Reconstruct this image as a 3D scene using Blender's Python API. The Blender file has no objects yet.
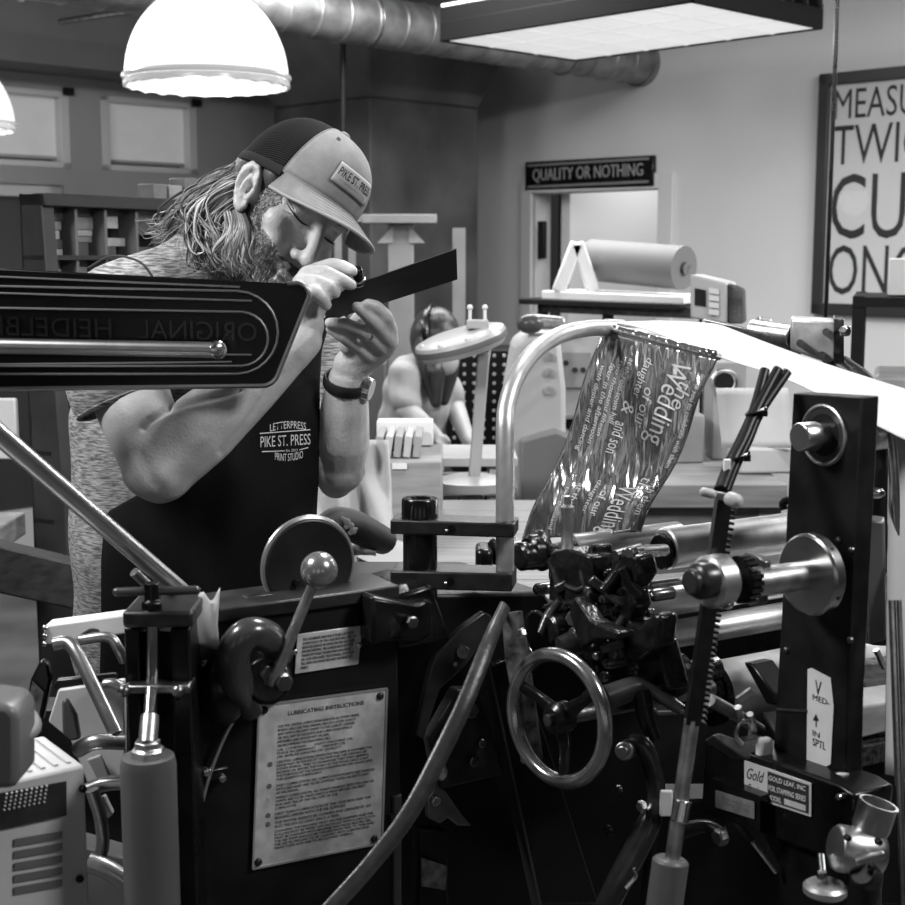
import bpy, bmesh, math, random
import numpy as np
from mathutils import Vector as V, Matrix as M, Quaternion
random.seed(7)
SC = bpy.context.scene
COL = SC.collection
# ------------------------------------------------------------------ camera
PITCH = math.radians(8.03); FPX = 1400.0; EYE = V((0, 0, 1.5))
cam_d = bpy.data.cameras.new('camera'); cam = bpy.data.objects.new('camera', cam_d); COL.objects.link(cam)
cam.location = EYE; cam.rotation_euler = (math.pi/2 - PITCH, 0, 0)
cam_d.sensor_width = 36; cam_d.lens = FPX/905*36; cam_d.clip_start = .05
cam_d.dof.use_dof = True; cam_d.dof.focus_distance = 1.80; cam_d.dof.aperture_fstop = 11
SC.camera = cam
FW = V((0, math.cos(PITCH), -math.sin(PITCH))); UPV = V((0, math.sin(PITCH), math.cos(PITCH)))
# ------------------------------------------------------------------ light
SC.view_settings.view_transform = 'Standard'; SC.view_settings.look = 'None'
SC.view_settings.gamma = 1; SC.view_settings.exposure = 0.0; SC.view_settings.use_curve_mapping = False
w = bpy.data.worlds.new('shop'); SC.world = w; w.use_nodes = True
w.node_tree.nodes['Background'].inputs[0].default_value = (.5, .5, .5, 1)
w.node_tree.nodes['Background'].inputs[1].default_value = .05
def area(name, loc, target, sx, sy, power):
    d = bpy.data.lights.new(name, 'AREA'); d.shape = 'RECTANGLE'; d.size = sx; d.size_y = sy; d.energy = power
    o = bpy.data.objects.new(name, d); COL.objects.link(o); o.location = loc
    o.rotation_euler = (V(target) - V(loc)).to_track_quat('-Z', 'Y').to_euler(); return o
area('shop_light_right', (1.5, .7, 2.55), (.3, 1.6, 1.1), .45, .45, 34)
area('shop_light_left', (-1.35, 1.15, 2.6), (-.25, 1.9, 1.2), .5, .5, 54)
area('shop_light_over_press', (.35, 2.35, 2.6), (.1, 1.6, 1.0), .5, .3, 26)
area('shop_light_back', (-.2, 5.0, 2.62), (-.2, 5.2, 0), 1.2, .6, 46)
area('shop_light_back_right', (2.4, 3.9, 2.62), (2.2, 4.2, 0), 1.2, .4, 105)
area('shop_light_back_left', (-2.0, 4.3, 2.62), (-2.0, 4.6, 0), 1.2, .4, 75)

# ------------------------------------------------------------------ helpers
def ray(px, py): return FW*FPX + V((1, 0, 0))*(px-452.5) - UPV*(py-452.5)
def P(px, py, Y):
    d = ray(px, py); return EYE + d*(Y/d.y)
def on(px, py, pt, n):
    d = ray(px, py); return EYE + d*((V(pt)-EYE).dot(n)/d.dot(n))
def px2m(n, Y): return n*Y/FPX
MATS = {}
def mat(name, v, rough=.5, metal=0., var=0., vs=30., bump=0., bs=120., stretch=(1, 1, 1), emis=0., trans=0., alpha=1., coat=0., spec=.5, ior=1.45):
    if name in MATS: return MATS[name]
    m = bpy.data.materials.new(name); m.use_nodes = True; nt = m.node_tree; b = nt.nodes['Principled BSDF']
    b.inputs['Base Color'].default_value = (v, v, v, 1); b.inputs['Roughness'].default_value = rough
    b.inputs['Metallic'].default_value = metal; b.inputs['IOR'].default_value = ior
    b.inputs['Specular IOR Level'].default_value = spec; b.inputs['Coat Weight'].default_value = coat
    b.inputs['Transmission Weight'].default_value = trans; b.inputs['Alpha'].default_value = alpha
    if emis:
        b.inputs['Emission Color'].default_value = (1, 1, 1, 1); b.inputs['Emission Strength'].default_value = emis
    if var or bump:
        tc = nt.nodes.new('ShaderNodeTexCoord'); mp = nt.nodes.new('ShaderNodeMapping'); mp.inputs['Scale'].default_value = stretch
        nt.links.new(tc.outputs['Object'], mp.inputs['Vector'])
    if var:
        n = nt.nodes.new('ShaderNodeTexNoise'); n.inputs['Scale'].default_value = vs; n.inputs['Detail'].default_value = 6
        nt.links.new(mp.outputs[0], n.inputs['Vector'])
        r = nt.nodes.new('ShaderNodeValToRGB'); lo = max(0, v*(1-var)); hi = min(1, v*(1+var))
        r.color_ramp.elements[0].position = .3; r.color_ramp.elements[1].position = .7
        r.color_ramp.elements[0].color = (lo, lo, lo, 1); r.color_ramp.elements[1].color = (hi, hi, hi, 1)
        nt.links.new(n.outputs['Fac'], r.inputs[0]); nt.links.new(r.outputs[0], b.inputs['Base Color'])
        mr = nt.nodes.new('ShaderNodeMapRange'); mr.inputs['To Min'].default_value = max(.03, rough*(1-var*.4)); mr.inputs['To Max'].default_value = min(1, rough*(1+var*.4))
        nt.links.new(n.outputs['Fac'], mr.inputs['Value']); nt.links.new(mr.outputs[0], b.inputs['Roughness'])
    if bump:
        n2 = nt.nodes.new('ShaderNodeTexNoise'); n2.inputs['Scale'].default_value = bs; n2.inputs['Detail'].default_value = 4
        nt.links.new(mp.outputs[0], n2.inputs['Vector'])
        bp = nt.nodes.new('ShaderNodeBump'); bp.inputs['Strength'].default_value = bump; bp.inputs['Distance'].default_value = .004
        nt.links.new(n2.outputs['Fac'], bp.inputs['Height']); nt.links.new(bp.outputs[0], b.inputs['Normal'])
    MATS[name] = m; return m
def perp(d):
    d = V(d).normalized(); t = V((0, 0, 1)) if abs(d.z) < .9 else V((1, 0, 0))
    x = d.cross(t).normalized(); return x, d.cross(x).normalized()
def spline(pts, n=6):
    pts = [V(p) for p in pts]; out = []
    q = [pts[0]*2-pts[1]] + pts + [pts[-1]*2-pts[-2]]
    for i in range(1, len(q)-2):
        for k in range(n):
            t = k/n; a, b, c, d = q[i-1], q[i], q[i+1], q[i+2]
            out.append(.5*((2*b)+(c-a)*t+(2*a-5*b+4*c-d)*t*t+(3*b-a-3*c+d)*t**3))
    out.append(pts[-1]); return out
def lerpl(l, m):
    n = len(l); return [l[min(n-1, int(i*(n-1)/(m-1)))]*(1-((i*(n-1)/(m-1)) % 1)) + l[min(n-1, int(i*(n-1)/(m-1))+1)]*((i*(n-1)/(m-1)) % 1) for i in range(m)]
class MB:
    def __init__(s): s.bm = bmesh.new(); s.mi = 0
    def f(s, vs):
        try:
            fc = s.bm.faces.new(vs); fc.material_index = s.mi; return fc
        except ValueError: return None
    def box(s, c, sz, R=None):
        c = V(c); R = R or M.Identity(3); vs = []
        for dx in (-.5, .5):
            for dy in (-.5, .5):
                for dz in (-.5, .5): vs.append(s.bm.verts.new(c + R @ V((dx*sz[0], dy*sz[1], dz*sz[2]))))
        for q in ((0, 1, 3, 2), (4, 6, 7, 5), (0, 4, 5, 1), (2, 3, 7, 6), (0, 2, 6, 4), (1, 5, 7, 3)): s.f([vs[i] for i in q])
        return s
    def bar(s, p0, p1, w, h, up=(0, 0, 1)):
        p0, p1 = V(p0), V(p1); d = (p1-p0); L = d.length; d.normalize(); x = d.cross(V(up)).normalized(); z = x.cross(d)
        return s.box((p0+p1)/2, (w, L, h), M((x, d, z)).transposed())
    def cyl(s, p0, p1, r0, r1=None, seg=24):
        return s.lathe(p0, V(p1)-V(p0), [(0, 0), (r0, 0), (r0 if r1 is None else r1, 1), (0, 1)], seg, True)
    def lathe(s, o, ax, prof, seg=32, rel=False, x=None):
        o = V(o); ax = V(ax); L = ax.length if rel else 1; a = ax.normalized(); x, y = perp(a)
        rings = []
        for r, h in prof:
            c = o + a*h*L
            if r < 1e-7: rings.append([s.bm.verts.new(c)])
            else: rings.append([s.bm.verts.new(c + (x*math.cos(2*math.pi*i/seg)+y*math.sin(2*math.pi*i/seg))*r) for i in range(seg)])
        for A, B in zip(rings, rings[1:]):
            for i in range(seg):
                j = (i+1) % seg
                if len(A) == 1 and len(B) == 1: continue
                if len(A) == 1: s.f([A[0], B[i], B[j]])
                elif len(B) == 1: s.f([A[i], B[0], A[j]])
                else: s.f([A[i], B[i], B[j], A[j]])
        return s
    def tube(s, pts, r, seg=12, n=6, cap=True, flat=1., up=None):
        pts = spline(pts, n) if n > 1 and len(pts) > 2 else [V(p) for p in pts]
        m = len(pts); rs = [r]*m if not isinstance(r, (list, tuple)) else lerpl(list(r), m)
        rings = []; xp = None
        for i, p in enumerate(pts):
            d = (pts[min(i+1, m-1)]-pts[max(i-1, 0)])
            d = d.normalized() if d.length > 1e-9 else V((0, 0, 1))
            if up is not None: x = d.cross(V(up)).normalized()
            elif xp is None: x, _ = perp(d)
            else: x = (xp - d*xp.dot(d)).normalized()
            xp = x; y = d.cross(x)
            rings.append([s.bm.verts.new(p + (x*math.cos(2*math.pi*k/seg) + y*flat*math.sin(2*math.pi*k/seg))*rs[i]) for k in range(seg)])
        for A, B in zip(rings, rings[1:]):
            for i in range(seg): s.f([A[i], A[(i+1) % seg], B[(i+1) % seg], B[i]])
        if cap: s.f(rings[0][::-1]); s.f(rings[-1])
        return s
    def sph(s, c, r, sc=(1, 1, 1), R=None, seg=20):
        c = V(c); R = R or M.Identity(3); nr = max(6, seg//2); rings = []
        for j in range(nr+1):
            t = math.pi*j/nr; z = math.cos(t); q = math.sin(t)
            if j in (0, nr): rings.append([s.bm.verts.new(c + R @ V((0, 0, z*r*sc[2])))])
            else: rings.append([s.bm.verts.new(c + R @ V((q*math.cos(2*math.pi*i/seg)*r*sc[0], q*math.sin(2*math.pi*i/seg)*r*sc[1], z*r*sc[2]))) for i in range(seg)])
        for A, B in zip(rings, rings[1:]):
            for i in range(seg):
                j = (i+1) % seg
                if len(A) == 1: s.f([A[0], B[i], B[j]])
                elif len(B) == 1: s.f([A[i], B[0], A[j]])
                else: s.f([A[i], B[i], B[j], A[j]])
        return s
    def cap(s, p0, p1, r0, r1, seg=16):                     # closed round-ended limb
        p0, p1 = V(p0), V(p1); d = p1-p0; L = d.length
        prof = [(0, -r0)] + [(r0*math.cos(t), -r0*math.sin(t)) for t in (1.2, .8, .4)] + [(r0, 0), (r1, L)] + [(r1*math.cos(t), L+r1*math.sin(t)) for t in (.4, .8, 1.2)] + [(0, L+r1)]
        return s.lathe(p0, d, prof, seg)
    def chain(s, pts, rs, seg=16):
        for i in range(len(pts)-1): s.cap(pts[i], pts[i+1], rs[i], rs[i+1], seg)
        return s
    def prism(s, pts, off):
        off = V(off); A = [s.bm.verts.new(V(p)) for p in pts]; B = [s.bm.verts.new(V(p)+off) for p in pts]
        s.f(A[::-1]); s.f(B); n = len(A)
        for i in range(n): s.f([A[i], A[(i+1) % n], B[(i+1) % n], B[i]])
        return s
    def torus(s, c, ax, R, r, seg=40, rs=12, sc=1.):
        c = V(c); a = V(ax).normalized(); x, y = perp(a); rings = []
        for i in range(seg):
            t = 2*math.pi*i/seg; d = x*math.cos(t)+y*math.sin(t)
            rings.append([s.bm.verts.new(c + d*(R+r*math.cos(2*math.pi*k/rs)) + a*r*sc*math.sin(2*math.pi*k/rs)) for k in range(rs)])
        for i in range(seg):
            A, B = rings[i], rings[(i+1) % seg]
            for k in range(rs): s.f([A[k], B[k], B[(k+1) % rs], A[(k+1) % rs]])
        return s
    def grid(s, fn, nu, nv):
        g = [[s.bm.verts.new(fn(i/nu, j/nv)) for j in range(nv+1)] for i in range(nu+1)]
        for i in range(nu):
            for j in range(nv): s.f([g[i][j], g[i+1][j], g[i+1][j+1], g[i][j+1]])
        return s
    def hexbolt(s, c, ax, r, h):
        ax = V(ax).normalized(); s.lathe(c, ax, [(0, 0), (r, 0), (r, h*.8), (r*.85, h), (0, h)], 6); return s
    def screw(s, c, ax, r, h):
        ax = V(ax).normalized(); s.lathe(c, ax, [(0, -h), (r, -h), (r, h*.4), (r*.8, h*.8), (r*.35, h), (0, h)], 16); return s
    def build(s, name, m, parent=None, bevel=0, solid=0, sub=0, sharp=38, flat=False, kind=None):
        bmesh.ops.recalc_face_normals(s.bm, faces=s.bm.faces) if not solid else None
        for f in s.bm.faces: f.smooth = not flat
        for e in s.bm.edges:
            if len(e.link_faces) == 2: e.smooth = e.calc_face_angle(0) < math.radians(sharp)
        me = bpy.data.meshes.new(name); s.bm.to_mesh(me); s.bm.free()
        for k in (m if isinstance(m, (list, tuple)) else [m]): me.materials.append(k)
        return link(me, name, parent, bevel, solid, sub, kind)
def link(me, name, parent=None, bevel=0, solid=0, sub=0, kind=None):
    o = bpy.data.objects.new(name, me); COL.objects.link(o)
    if parent: attach(o, parent)
    if solid:
        md = o.modifiers.new('thickness', 'SOLIDIFY'); md.thickness = solid; md.offset = 0
    if sub:
        md = o.modifiers.new('smooth', 'SUBSURF'); md.levels = md.render_levels = sub
    if bevel:
        md = o.modifiers.new('bevel', 'BEVEL'); md.width = bevel; md.segments = 2; md.limit_method = 'ANGLE'; md.angle_limit = math.radians(40)
    if kind: o['kind'] = kind
    return o
def attach(o, parent):
    o.parent = parent
    if parent.type == 'EMPTY': o.matrix_parent_inverse = M.Translation(-parent.location)
def tag(o, label, cat, group=None, kind=None):
    o['label'] = label; o['category'] = cat
    if group: o['group'] = group
    if kind: o['kind'] = kind
    return o
def thing(name, loc, label, cat, group=None):
    e = bpy.data.objects.new(name, None); COL.objects.link(e); e.location = loc; e.empty_display_size = .05
    return tag(e, label, cat, group)
def text_mesh(strs, o, xd, yd, w, h, bold=.0, ext=.0004, align='CENTER', spacing=1., shear=0., fit=True, arc=0.):
    cu = bpy.data.curves.new('t', 'FONT'); cu.body = strs; cu.align_x = align; cu.offset = bold; cu.extrude = 0; cu.space_line = spacing; cu.shear = shear; cu.resolution_u = 3
    ob = bpy.data.objects.new('t', cu); COL.objects.link(ob)
    dg = bpy.context.evaluated_depsgraph_get(); dg.update()
    me = bpy.data.meshes.new_from_object(ob.evaluated_get(dg)); bpy.data.objects.remove(ob); bpy.data.curves.remove(cu)
    n = len(me.vertices); co = np.empty(n*3); me.vertices.foreach_get('co', co); co = co.reshape(-1, 3)
    lo, hi = co.min(0), co.max(0); sz = hi-lo; u = (co[:, 0]-lo[0])/sz[0]-.5; v = (co[:, 1]-lo[1])/sz[1]-.5
    if not fit:
        k = h/sz[1]; w = sz[0]*k
    x = np.array(V(xd).normalized()); y = np.array(V(yd).normalized()); z = np.cross(x, y)
    return me, np.array(o), x, y, z, u*w, v*h, arc
def text(name, s, o, xd, yd, w, h, m, parent=None, **k):
    me, o, x, y, z, u, v, arc = text_mesh(s, o, xd, yd, w, h, **k)
    vv = v - arc*(u/(w/2))**2 if arc else v
    me.vertices.foreach_set('co', (o + np.outer(u, x) + np.outer(vv, y)).ravel()); me.materials.clear(); me.materials.append(m); me.update()
    ob = bpy.data.objects.new(name, me); COL.objects.link(ob)
    if parent: attach(ob, parent)
    md = ob.modifiers.new('thickness', 'SOLIDIFY'); md.thickness = k.get('ext', .0004); md.offset = 0
    return ob
def rotz(deg): return M.Rotation(math.radians(deg), 3, 'Z')
# ------------------------------------------------------------------ materials
BLK = mat('black_enamel', .005, .28, 0, .4, 25, .05, 90, coat=.1, spec=.35)
BLKM = mat('black_matte_paint', .007, .5, 0, .4, 20, .08, 150, spec=.3)
OILY = mat('oily_black_iron', .012, .2, .2, .6, 60, .3, 140, spec=.6)
STEEL = mat('polished_steel', .62, .22, 1, .25, 40)
STEELB = mat('brushed_steel', .5, .36, 1, .3, 60, .05, 300)
STEELD = mat('dark_steel', .2, .35, 1, .4, 60, .1, 200)
ALU = mat('brushed_aluminium', .75, .4, 1, .12, 30)
WHITE = mat('white_paint', .72, .45, 0, .06, 12)
CREAM = mat('offwhite_enamel', .55, .4, 0, .1, 8)
GREYP = mat('grey_paint', .16, .42, 0, .15, 20)
PAPER = mat('paper', .8, .75, 0, .05, 20)
PLATE = mat('engraved_plate', .6, .4, .3, .22, 60)
INK = mat('ink', .015, .6)
WOODD = mat('dark_wood', .011, .55, 0, .5, 9, .1, 60, (1, 1, 8))
WOODM = mat('mid_wood', .2, .55, 0, .3, 7, .05, 40, (2, 2, 10))
WOODL = mat('pale_wood', .22, .5, 0, .25, 6, .05, 40, (1, 12, 12))
KRAFT = mat('kraft_board', .3, .7, 0, .15, 10)
GLASSW = mat('lit_prismatic_glass', .8, .3, 0, emis=.72)
TUBEL = mat('fluorescent_diffuser', .5, .4, 0, .3, 5, emis=.62)
# ------------------------------------------------------------------ room shell
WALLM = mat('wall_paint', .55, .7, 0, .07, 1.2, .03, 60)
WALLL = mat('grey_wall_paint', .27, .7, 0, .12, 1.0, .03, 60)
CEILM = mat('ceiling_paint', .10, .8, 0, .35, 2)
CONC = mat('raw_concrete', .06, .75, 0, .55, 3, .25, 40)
FLOORM = mat('worn_concrete_floor', .09, .5, 0, .4, 3)
ZC = 2.72
u1 = V((.7071, -.7071, 0)); u2 = V((.7071, .7071, 0))
def st(o): o['kind'] = 'structure'; return o
corner = V((-.45, 8.45, 0))
st(MB().box((0, 3.2, -.05), (11, 12, .1)).build('floor', FLOORM))
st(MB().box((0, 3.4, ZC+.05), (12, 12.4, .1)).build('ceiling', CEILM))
# right wall (through X+Y=8) with a door opening
def wq(s, z, off=0): return corner + u1*s + V((0, 0, z)) + V((.7071, .7071, 0))*off
def wall_s(px, py=250):                                # distance along the right wall of a pixel column
    p = on(px, py, corner, V((.7071, .7071, 0))); return (p-corner).dot(u1), p.z
sd0 = wall_s(533)[0]; sd1 = wall_s(659)[0]; zd = wall_s(600, 191)[1]
mb = MB()
def wallpiece(s0, s1, z0, z1): mb.prism([wq(s0, z0), wq(s1, z0), wq(s1, z1), wq(s0, z1)], u2*.14)
wallpiece(-.3, sd0, 0, ZC); wallpiece(sd1, 6.2, 0, ZC); wallpiece(sd0, sd1, zd, ZC)
st(mb.build('wall_right', WALLM))
mb = MB()
for a, b, c, d in ((sd0-.075, sd0, 0, zd+.075), (sd1, sd1+.09, 0, zd+.075), (sd0, sd1, zd, zd+.075)):
    mb.prism([wq(a, c, -.02), wq(b, c, -.02), wq(b, d, -.02), wq(a, d, -.02)], u2*.04)
st(mb.build('trim_1', mat('trim_paint', .55, .5), bevel=.004))
# room beyond the doorway
mb = MB(); q = lambda s, z, o: wq(s, z, o)
mb.prism([q(sd0-1.2, 0, 1.6), q(sd1+1.5, 0, 1.6), q(sd1+1.5, 2.7, 1.6), q(sd0-1.2, 2.7, 1.6)], u2*.1)
mb.prism([q(sd0+.12, 0, .16), q(sd0+.12, 0, 1.6), q(sd0+.12, 2.7, 1.6), q(sd0+.12, 2.7, .16)], u1*-.06)
mb.prism([q(sd0-1.2, 2.45, .16), q(sd1+1.5, 2.45, .16), q(sd1+1.5, 2.45, 1.6), q(sd0-1.2, 2.45, 1.6)], (0, 0, .05))
st(mb.build('wall_back', mat('back_room_paint', .66, .7)))
area('back_room_light', tuple(q((sd0+sd1)/2+.3, 2.35, .7)), tuple(q((sd0+sd1)/2+.3, 0, .9)), .6, .6, 13)
o = MB().prism([q(sd0+.125, .9, .5), q(sd0+.125, .9, .62), q(sd0+.125, 1.55, .62), q(sd0+.125, 1.55, .5)], u1*.03).build('wall_cabinet', GREYP)
b0 = V(wq(sd0+.05, 0, .05))
o = MB().box(on(541, 240, b0, V((.7071, .7071, 0))), (.06, .03, .2), rotz(-45)).build('wall_panel', BLKM, bevel=.004)
tag(o, 'small dark panel on the left jamb inside the bright doorway', 'panel')
bpy.data.objects.remove(bpy.data.objects['wall_cabinet'])
# left wall (through Y-X=8.9) with two windows whose blinds are down and glazed doors below
nL = V((.7071, -.7071, 0))
def lw(px, py, off=0): p = on(px, py, corner, nL); return p + nL*off
def ls(px, py): p = on(px, py, corner, nL); return (corner-p).dot(u2), p.z
def lq(s, z, off=0): return corner - u2*s + V((0, 0, z)) + nL*off
s_of = lambda px: ls(px, 120)[0]
zt, zb = ls(60, 91)[1], ls(60, 168)[1]
w1 = (s_of(70), s_of(70)+.95); w2 = (s_of(197), s_of(101))
zd2 = ls(30, 184)[1]; d2 = (s_of(62), s_of(62)+.85)
mb = MB()
segs = sorted([w1, w2])
def lp(s0, s1, z0, z1): mb.prism([lq(s0, z0), lq(s1, z0), lq(s1, z1), lq(s0, z1)], nL*-.16)
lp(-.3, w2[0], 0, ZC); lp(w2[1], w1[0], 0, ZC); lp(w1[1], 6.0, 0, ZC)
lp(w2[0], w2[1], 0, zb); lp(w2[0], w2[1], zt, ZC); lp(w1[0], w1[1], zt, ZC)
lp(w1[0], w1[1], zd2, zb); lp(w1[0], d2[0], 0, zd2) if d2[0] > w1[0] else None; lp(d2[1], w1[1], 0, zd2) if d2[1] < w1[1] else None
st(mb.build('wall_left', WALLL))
BLIND = mat('roller_blind_cloth', .4, .8, 0, .05, 8, .05, 200, emis=.16)
GLZ = mat('window_glass', .9, .05, 0, trans=1., alpha=.25)
for k, (a, b) in enumerate((w1, w2), 1):
    e = MB()
    for s0, s1, z0, z1 in ((a, a+.05, zb, zt), (b-.05, b, zb, zt), (a, b, zb, zb+.03), (a, b, zt-.03, zt)):
        e.prism([lq(s0, z0, -.1), lq(s1, z0, -.1), lq(s1, z1, -.1), lq(s0, z1, -.1)], nL*.1)
    wf = st(e.build('window_%d' % k, mat('window_frame_paint', .5, .5), bevel=.004))
    MB().prism([lq(a, zb, -.15), lq(b, zb, -.15), lq(b, zt, -.15), lq(a, zt, -.15)], nL*.006).build('pane', GLZ, wf)
    MB().prism([lq(a+.05, zb+.05, -.06), lq(b-.02, zb+.05, -.06), lq(b-.02, zt, -.06), lq(a+.05, zt, -.06)], nL*.004).build('roller_blind', BLIND, wf)
    MB().cyl(lq(a+.05, zb+.05, -.058), lq(b-.02, zb+.05, -.058), .009).build('blind_bar', mat('blind_bar', .3, .5), wf)
    MB().box(lq(a+.01, zt+.0, .005), (.05, .04, .035), rotz(45)).build('blind_bracket', BLKM, wf)
dr = MB()
for s0, s1, z0, z1 in ((d2[0], d2[0]+.07, 0, zd2), (d2[1]-.08, d2[1], 0, zd2), (d2[0], d2[1], 0, .25), (d2[0], d2[1], zd2-.06, zd2)):
    dr.prism([lq(s0, z0, -.12), lq(s1, z0, -.12), lq(s1, z1, -.12), lq(s0, z1, -.12)], nL*.1)
dd = st(dr.build('door_1', mat('door_frame_paint', .45, .5), bevel=.004))
MB().prism([lq(d2[0]+.05, .2, -.09), lq(d2[1]-.06, .2, -.09), lq(d2[1]-.06, zd2, -.09), lq(d2[0]+.05, zd2, -.09)], nL*.02).build('door_panel', mat('dark_door_panel', .03, .3), dd, bevel=.003)
# beam over the windows, column with flared capital
zb0 = ls(60, 72)[1] - .02
st(MB().prism([lq(-.3, zb0, 0), lq(6, zb0, 0), lq(6, ZC, 0), lq(-.3, ZC, 0)], nL*.35).build('trim_2', mat('beam_paint', .12, .75, 0, .2, 2)))
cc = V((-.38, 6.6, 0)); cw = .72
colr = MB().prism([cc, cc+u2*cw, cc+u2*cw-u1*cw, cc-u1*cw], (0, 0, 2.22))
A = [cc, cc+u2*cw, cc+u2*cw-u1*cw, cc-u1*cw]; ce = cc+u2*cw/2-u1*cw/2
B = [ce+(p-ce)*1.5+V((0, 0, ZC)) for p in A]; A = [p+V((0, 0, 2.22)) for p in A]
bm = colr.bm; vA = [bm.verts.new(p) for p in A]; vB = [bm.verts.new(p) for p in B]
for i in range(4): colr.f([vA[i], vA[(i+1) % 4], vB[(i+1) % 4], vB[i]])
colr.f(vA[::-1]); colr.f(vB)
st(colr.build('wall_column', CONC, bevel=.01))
# ------------------------------------------------------------------ duct, lights, wall pieces
du = thing('air_duct', (0, 6, 2.43), 'round silver spiral air duct running below the ceiling to the right wall', 'duct')
d1 = V((.93, 7.07, 2.43)); d0 = d1 - u2*4.2
DUCT = mat('galvanised_duct', .26, .5, .8, .35, 12, .1, 30)
prof = []; L = 4.2; n = 28
for i in range(n):
    h = L*i/n; prof += [(.1, h), (.1, h+L/n*.9), (.1035, h+L/n*.93), (.1035, h+L/n*.97)]
MB().lathe(d0, u2, [(0, 0)]+prof+[(.1, L), (0, L)], 40).build('duct_pipe', DUCT, du, sharp=25)
MB().lathe(d1-u2*.03, u2, [(0, 0), (.112, 0), (.112, .1), (0, .1)], 40).build('end_collar', DUCT, du)
for t in (.9, 2.4, 3.6):
    c = d0+u2*t
    MB().torus(c, u2, .105, .004, 40, 6).build('hanger_band', STEELD, du)
    MB().cyl(c+V((0, 0, .1)), V((c.x, c.y, ZC)), .004).build('hanger_rod', STEELD, du)
o = MB().tube([P(60, 22, 5.6), P(140, 10, 5.4), P(330, -14, 5.0)], .012, n=4).build('ceiling_pipe', STEELD)
tag(o, 'thin pale conduit crossing under the ceiling at upper left', 'pipe')
def pendant(c, R, label):
    e = thing('pendant_lamp', c, label, 'lamp', 'prismatic dome pendants')
    c = V(c); H = R*1.12
    prof = [(R*math.cos(t)*(1 if t > 0 else 1), H*math.sin(t)) for t in [i*math.pi/2/14 for i in range(14)]] + [(R*.1, H)]
    m = MB(); m.lathe(c, (0, 0, 1), prof, 64); m.build('glass_dome', GLASSW, e, solid=.006)
    m = MB()
    m.torus(c+V((0, 0, .004)), (0, 0, 1), R*1.015, .008, 64, 8); m.build('rim_ring', mat('rim_glass', .6, .2, .0, emis=.12), e)
    m = MB()
    m.lathe(c, (0, 0, 1), [(R*1.0, -.004), (R*1.03, -.01), (R*1.03, -.02), (R*.99, -.022), (R*.97, -.004)], 64)
    for v_ in m.bm.verts:
        d_ = v_.co-c; k_ = math.atan2(d_.y, d_.x)*22
        if d_.z < -.008: v_.co.z -= .005*max(0, math.sin(k_))
    m.build('scalloped_rim', mat('rim_glass', .75, .2), e)
    lens = MB().lathe(c+V((0, 0, -.004)), (0, 0, -1), [(R*.98, 0), (R*.9, .012), (R*.55, .03), (0, .04)], 48)
    lens.build('lens', mat('lamp_lens', .8, .25, 0, .3, 40, emis=.7), e)
    MB().lathe(c+V((0, 0, H-.01)), (0, 0, 1), [(0, 0), (R*.22, 0), (R*.22, .05), (R*.14, .09), (R*.1, .12), (0, .12)]).build('lamp_holder', ALU, e)
    MB().cyl(c+V((0, 0, H+.1)), (c.x, c.y, ZC), .006, seg=10).build('stem', STEELD, e)
    d = bpy.data.lights.new('pendant_bulb', 'POINT'); d.energy = 6; d.shadow_soft_size = .1
    lo = bpy.data.objects.new('pendant_bulb', d); COL.objects.link(lo); lo.location = c+V((0, 0, -.1)); attach(lo, e)
pendant(P(207, 79, 4.0), px2m(78, 4.0), 'large glowing prismatic dome pendant lamp above the man')
pendant(P(-52, 124, 5.2), px2m(62, 5.2), 'glowing dome pendant lamp cut off by the left edge')
o = MB().cyl(P(343, 30, 5.9), P(343, 205, 5.9), .012, seg=12); top = P(343, 30, 5.9)
o.cyl((top.x, top.y, ZC), top, .012, seg=12)
o = o.build('hanging_rod', BLKM); tag(o, 'thin black rod hanging from the ceiling behind the grey cap', 'rod')
# fluorescent fixture
hz = 2.29; pl = (V((0, 0, hz)), V((0, 0, 1)))
F_, L_, R_, N_ = [on(x, y, *pl) for x, y in ((575, 60), (463, 37), (821, 28), (700, 2))]
fx = thing('fluorescent_fixture', (F_+N_)/2, 'black rectangular fluorescent fixture with a glowing grid diffuser at top right', 'light fixture')
a = (R_-F_); LA = a.length; a.normalize(); b = V((-a.y, a.x, 0)); LB = abs((L_-F_).dot(b)); b = b if (L_-F_).dot(b) > 0 else -b
FR = lambda u, v, z=0: F_ + a*u + b*v + V((0, 0, z))
MB().prism([FR(.01, .01), FR(LA-.01, .01), FR(LA-.01, LB-.01), FR(.01, LB-.01)], (0, 0, .01)).build('diffuser', TUBEL, fx)
for i in range(1, 6): MB().bar(FR(LA*i/6, .01, -.001), FR(LA*i/6, LB-.01, -.001), .012, .004).build('diffuser_rib', mat('diffuser_rib', .5, .5, emis=.5), fx)
for i in range(1, 3): MB().bar(FR(.01, LB*i/3, -.001), FR(LA-.01, LB*i/3, -.001), .012, .004).build('diffuser_rib', mat('diffuser_rib', .6, .5), fx)
m = MB(); t = .018; hh = .11
for p, q_ in (((0, 0), (LA, 0)), ((LA, 0), (LA, LB)), ((LA, LB), (0, LB)), ((0, LB), (0, 0))):
    m.bar(FR(*p, .03), FR(*q_, .03), t, .07)
HOU = mat('housing_black', .004, .6, spec=.12)
m.build('housing_frame', HOU, fx, bevel=.003)
m = MB()
for p, q_ in (((0, 0), (LA, 0)), ((LA, LB), (0, LB)), ((0, LB), (0, 0))): m.bar(FR(*p, .09), FR(*q_, .09), .01, .05)
m.build('housing_side', HOU, fx)
for i in range(8):
    v = LB*(i+.5)/8; MB().bar(FR(LA, v-.045, .067), FR(LA, v-.02, .12), .012, .014).build('end_slat', BLKM, fx)
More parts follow.
